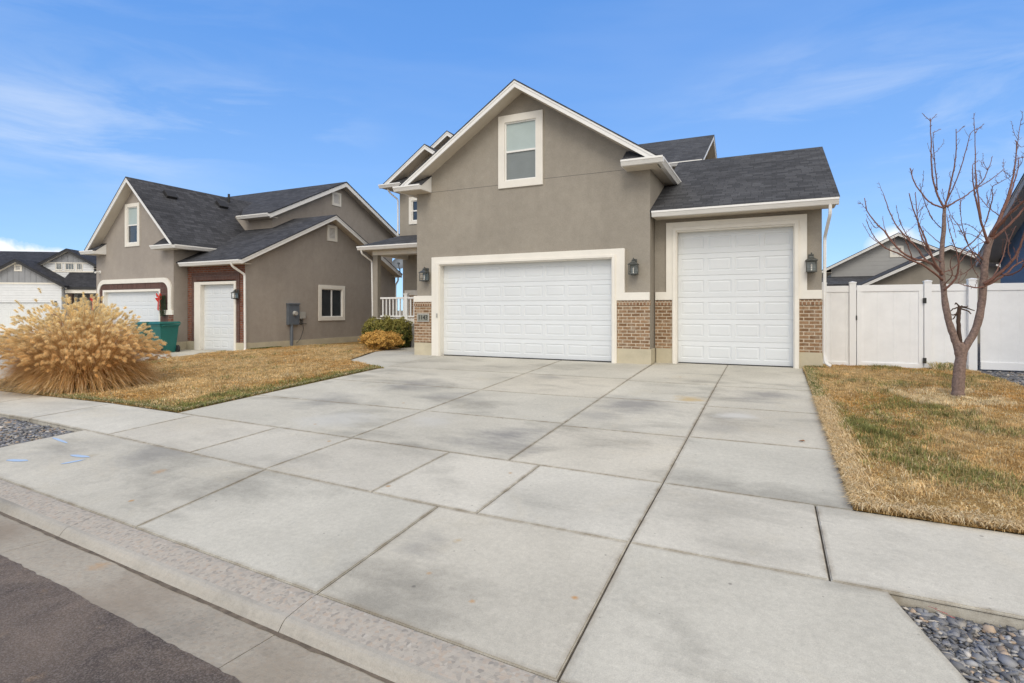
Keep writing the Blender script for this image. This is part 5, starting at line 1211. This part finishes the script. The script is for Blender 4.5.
# ------------------------------------------------------------------ shrubs
def shrub(x, y, rx, ry, h, n, pal, label, ls=.035, box=1.0, seed=3, z0=None):
    r = np.random.default_rng(seed); zb = zg(x, y) if z0 is None else z0; o = empty('shrub', (x, y, zb), label, 'shrub', 'shrubs below the porch')
    u = r.normal(0, 1, (n, 3)); u /= np.linalg.norm(u, axis=1)[:, None]
    if box > 1: m_ = (np.abs(u) ** box).sum(1) ** (1 / box); u /= m_[:, None]
    lump = np.array([noise.noise(Vector((a * 2.6 + seed, b * 2.6, c_ * 2.6))) for a, b, c_ in u]); lump = lump + .5 * np.array([noise.noise(Vector((a * 6.5 + seed, b * 6.5, c_ * 6.5))) for a, b, c_ in u]); rad = (r.uniform(.5, 1, n) ** .35) * (1 + .34 * lump)
    P_ = u * rad[:, None]; P_[:, 2] = (P_[:, 2] + 1) / 2
    P_ = P_ * np.array([rx, ry, h]) + np.array([x, y, zb + .02])
    nrm = u + r.normal(0, .6, (n, 3)); nrm /= np.linalg.norm(nrm, axis=1)[:, None]; t1 = np.cross(nrm, r.normal(0, 1, (n, 3))); t1 /= np.linalg.norm(t1, axis=1)[:, None]; t2 = np.cross(nrm, t1)
    s = ls * r.uniform(.6, 1.3, (n, 1)); V = np.stack([P_ - t1 * s, P_ - t2 * s * .45, P_ + t1 * s, P_ + t2 * s * .45], 1).reshape(-1, 3)
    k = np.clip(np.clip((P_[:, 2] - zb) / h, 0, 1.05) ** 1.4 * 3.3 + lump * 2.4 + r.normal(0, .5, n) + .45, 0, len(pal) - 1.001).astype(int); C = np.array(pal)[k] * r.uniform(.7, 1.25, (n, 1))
    bulk('foliage', V, np.arange(4 * n).reshape(-1, 4), np.repeat(C, 4, 0), M['leaf'], o)
    b = MB()
    for q in range(16):
        a = q / 16 * 6.28; b.tube([(x + .05 * math.cos(a), y + .05 * math.sin(a), zb - .03), (x + rx * .35 * math.cos(a), y + ry * .35 * math.sin(a), zb + h * .5), (x + rx * .65 * math.cos(a), y + ry * .65 * math.sin(a), zb + h * .8)], [.012, .008, .004], 5)
    b.build('stems', M['twig'], o)
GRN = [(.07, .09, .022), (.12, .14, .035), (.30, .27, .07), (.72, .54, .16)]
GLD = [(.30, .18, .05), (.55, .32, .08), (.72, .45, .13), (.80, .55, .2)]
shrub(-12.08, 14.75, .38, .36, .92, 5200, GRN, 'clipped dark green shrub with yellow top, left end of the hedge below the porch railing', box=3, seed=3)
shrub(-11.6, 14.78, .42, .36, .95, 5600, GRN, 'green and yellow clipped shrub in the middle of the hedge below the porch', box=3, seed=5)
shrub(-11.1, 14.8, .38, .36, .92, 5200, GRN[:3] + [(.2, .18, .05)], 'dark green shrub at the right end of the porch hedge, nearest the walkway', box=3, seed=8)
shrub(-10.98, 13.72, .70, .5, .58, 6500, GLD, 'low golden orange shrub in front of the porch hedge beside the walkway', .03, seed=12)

# ------------------------------------------------------------------ small litter
def flat_blob(name, pts, mat, label, cat, lift=.002, thick=.0015):
    b = MB(); b.prism([(x, y, zg(x, y) + lift) for x, y in pts], (0, 0, thick)); return tag(b.build(name, mat), label, cat)
def mark(cx, cy_, l, w_, a):
    p = []
    for k in range(12):
        th = k / 12 * 6.283; rr = 1 + .25 * noise.noise(Vector((k * 1.7, cx, cy_))); p.append((cx + math.cos(a) * math.cos(th) * l * rr - math.sin(a) * math.sin(th) * w_ * rr, cy_ + math.sin(a) * math.cos(th) * l * rr + math.cos(a) * math.sin(th) * w_ * rr))
    return p
b = MB()
for q in (mark(-7.0, 3.50, .16, .03, .1), mark(-6.85, 3.36, .10, .03, 1.1), mark(-7.55, 3.16, .15, .035, .25), mark(-8.0, 3.78, .25, .02, -.15)):
    b.prism([(x, y, zg(x, y) + .0035) for x, y in q], (0, 0, .0008))
struct(b.build('painted_marking', M['paint']))
rb = MB(); z = zg(.8, 3.6) - .02
for q in (((.765, 3.66), (.80, 3.635), (.79, 3.62)), ((.79, 3.64), (.835, 3.60), (.815, 3.59)), ((.83, 3.605), (.86, 3.565), (.84, 3.56))):
    rb.prism([(x_, y_, z + .016 + .006 * k_) for k_, (x_, y_) in enumerate(q)], (0, 0, .002))
tag(rb.build('plastic_scrap', M['plastic_red']), 'crumpled strip of red plastic lying on the slate gravel at the lower right', 'litter')
for k, (x, y, lab) in enumerate(((1.28, 3.35, 'brown curled dry leaf on the slate gravel, right of the red plastic scrap'), (1.02, 3.12, 'orange brown dry leaf on the slate gravel, below the red plastic scrap'), (.30, 6.9, 'dark leaf on the driveway close to the right lawn edge'))):
    b = MB(); zz = zg(x, y) + (-.03 if x > .6 else .004); s = .035
    P_ = [(x - s, y, zz + .004), (x - s * .3, y - s * .5, zz + .016), (x + s, y - s * .1, zz + .006), (x + s * .5, y + s * .55, zz + .018), (x - s * .4, y + s * .5, zz + .010)]
    b.prism(P_, (0, 0, .0015)); o = tag(b.build('dry_leaf', M['dryleaf']), lab, 'leaf', 'dry leaves on the ground')

# ------------------------------------------------------------------ sky and sun
W = bpy.data.worlds.new('World'); scene.world = W; W.use_nodes = True; t = W.node_tree; t.nodes.clear()
out = t.nodes.new('ShaderNodeOutputWorld'); bg = t.nodes.new('ShaderNodeBackground'); t.links.new(bg.outputs[0], out.inputs[0])
SUN_EL, SUN_AZ = R(44), R(164)        # azimuth clockwise from +y: behind the camera, a little to the left
sky = t.nodes.new('ShaderNodeTexSky'); sky.sky_type = 'NISHITA'; sky.sun_disc = False; sky.sun_elevation = SUN_EL; sky.sun_rotation = SUN_AZ
sky.air_density = 1.0; sky.dust_density = .3; sky.ozone_density = 2.5; sky.altitude = 1300
tc = t.nodes.new('ShaderNodeTexCoord'); sepv = t.nodes.new('ShaderNodeSeparateXYZ'); t.links.new(tc.outputs['Generated'], sepv.inputs[0])
G_ = tc.outputs['Generated']
def fac_dir(d, w, pw=1.0, sz=1.0):
    """1 at direction d, falling to 0 about w away (vertical distance weighted by sz)"""
    n = t.nodes.new('ShaderNodeVectorMath'); n.operation = 'SUBTRACT'; t.links.new(G_, n.inputs[0]); n.inputs[1].default_value = d
    m = t.nodes.new('ShaderNodeVectorMath'); m.operation = 'MULTIPLY'; t.links.new(n.outputs[0], m.inputs[0]); m.inputs[1].default_value = (1, 1, sz)
    l = t.nodes.new('ShaderNodeVectorMath'); l.operation = 'LENGTH'; t.links.new(m.outputs[0], l.inputs[0])
    r = t.nodes.new('ShaderNodeMapRange'); r.interpolation_type = 'SMOOTHSTEP'; r.inputs[1].default_value = 0; r.inputs[2].default_value = w; r.inputs[3].default_value = 1; r.inputs[4].default_value = 0
    t.links.new(l.outputs['Value'], r.inputs[0]); return r.outputs[0]
def dirn(az, el):    # azimuth in degrees left of +y
    return (-math.sin(R(az)) * math.cos(R(el)), math.cos(R(az)) * math.cos(R(el)), math.sin(R(el)))
def mul(a, b):
    n = t.nodes.new('ShaderNodeMath'); n.operation = 'MULTIPLY'; t.links.new(a, n.inputs[0])
    if isinstance(b, float): n.inputs[1].default_value = b
    else: t.links.new(b, n.inputs[1])
    return n.outputs[0]
mp = t.nodes.new('ShaderNodeMapping'); mp.inputs['Scale'].default_value = (1.0, 1.0, 5.5); mp.inputs['Rotation'].default_value = (R(4), R(-7), 0); t.links.new(G_, mp.inputs[0])
wisp = noise_n(t, mp.outputs[0], 3.1, 9, .60, .7)
soft = noise_n(t, mp.outputs[0], 1.6, 4, .55, .3)
base = mixc(t, 1, sky.outputs[0], (.92, 1.22, 1.66), 'MULTIPLY')
flat = ramp(t, sepv.outputs[2], [(0., (.38, .60, .80)), (.18, (.242, .452, .79)), (.42, (.130, .335, .77)), (.75, (.085, .26, .68))])
fl_ = mixc(t, 1, flat, (9.6, 9.6, 9.6), 'MULTIPLY'); cur = mixc(t, .72, base, fl_)
CW = (7.0, 7.6, 8.4)
for (az, el, w, sz, lo, hi, amt) in ((65, 14.5, .30, 2.4, .40, .70, .42), (49, 17.5, .22, 3.0, .44, .68, .35), (-8, 17, .42, 2.4, .44, .72, .35), (62, 22, .5, 1.6, .42, .75, .14), (-22, 10, .3, 2.2, .40, .7, .35)):
    m_ = mul(fac_dir(dirn(az, el), w, 1, sz), ramp(t, wisp, [(lo, 0.), (hi, 1.)])); cur = mixc(t, mul(m_, amt), cur, CW)
cur = mixc(t, mul(ramp(t, soft, [(.45, 0.), (.7, 1.)]), .07), cur, CW)
cumn = noise_n(t, G_, 9.0, 8, .58, .2)
for (az, el, w, sz, lo, hi) in ((68, 3.2, .20, 2.6, .36, .46), (59.5, 4.2, .10, 2.0, .38, .5), (-9.5, 5.2, .085, 1.3, .44, .75), (-20, 5.0, .25, 2.2, .45, .6), (44, 1.0, .2, 3, .4, .5), (-60, 4, .4, 2, .4, .5), (110, 4, .5, 2, .4, .5)):
    m_ = ramp(t, mul(fac_dir(dirn(az, el), w, 1, sz), cumn), [(lo * .62, 0.), (hi * .62, .92)]); cur = mixc(t, m_, cur, (8.4, 8.6, 8.9))
# unseen white cloud added behind the camera and to its right, for soft light
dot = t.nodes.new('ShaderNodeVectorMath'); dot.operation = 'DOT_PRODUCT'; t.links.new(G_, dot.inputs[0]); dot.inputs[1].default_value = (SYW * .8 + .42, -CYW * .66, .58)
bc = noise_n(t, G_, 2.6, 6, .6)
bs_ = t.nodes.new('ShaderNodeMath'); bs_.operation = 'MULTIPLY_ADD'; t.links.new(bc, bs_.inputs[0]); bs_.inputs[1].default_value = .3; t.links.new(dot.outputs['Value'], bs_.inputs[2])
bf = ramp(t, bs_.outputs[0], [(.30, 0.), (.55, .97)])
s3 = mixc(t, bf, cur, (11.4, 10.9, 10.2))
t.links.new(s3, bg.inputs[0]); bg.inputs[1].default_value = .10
sun = bpy.data.lights.new('sun', 'SUN'); sun.energy = 1.0; sun.angle = R(24); sun.color = (1, .94, .84)
so = bpy.data.objects.new('sun', sun); COL.objects.link(so)
dirv = Vector((math.sin(SUN_AZ) * math.cos(SUN_EL), math.cos(SUN_AZ) * math.cos(SUN_EL), math.sin(SUN_EL)))
so.rotation_euler = dirv.to_track_quat('Z', 'Y').to_euler(); so.location = dirv * 50
vs = scene.view_settings; vs.view_transform = 'Standard'; vs.look = 'None'; vs.gamma = 1; vs.use_curve_mapping = False; vs.exposure = 0.32
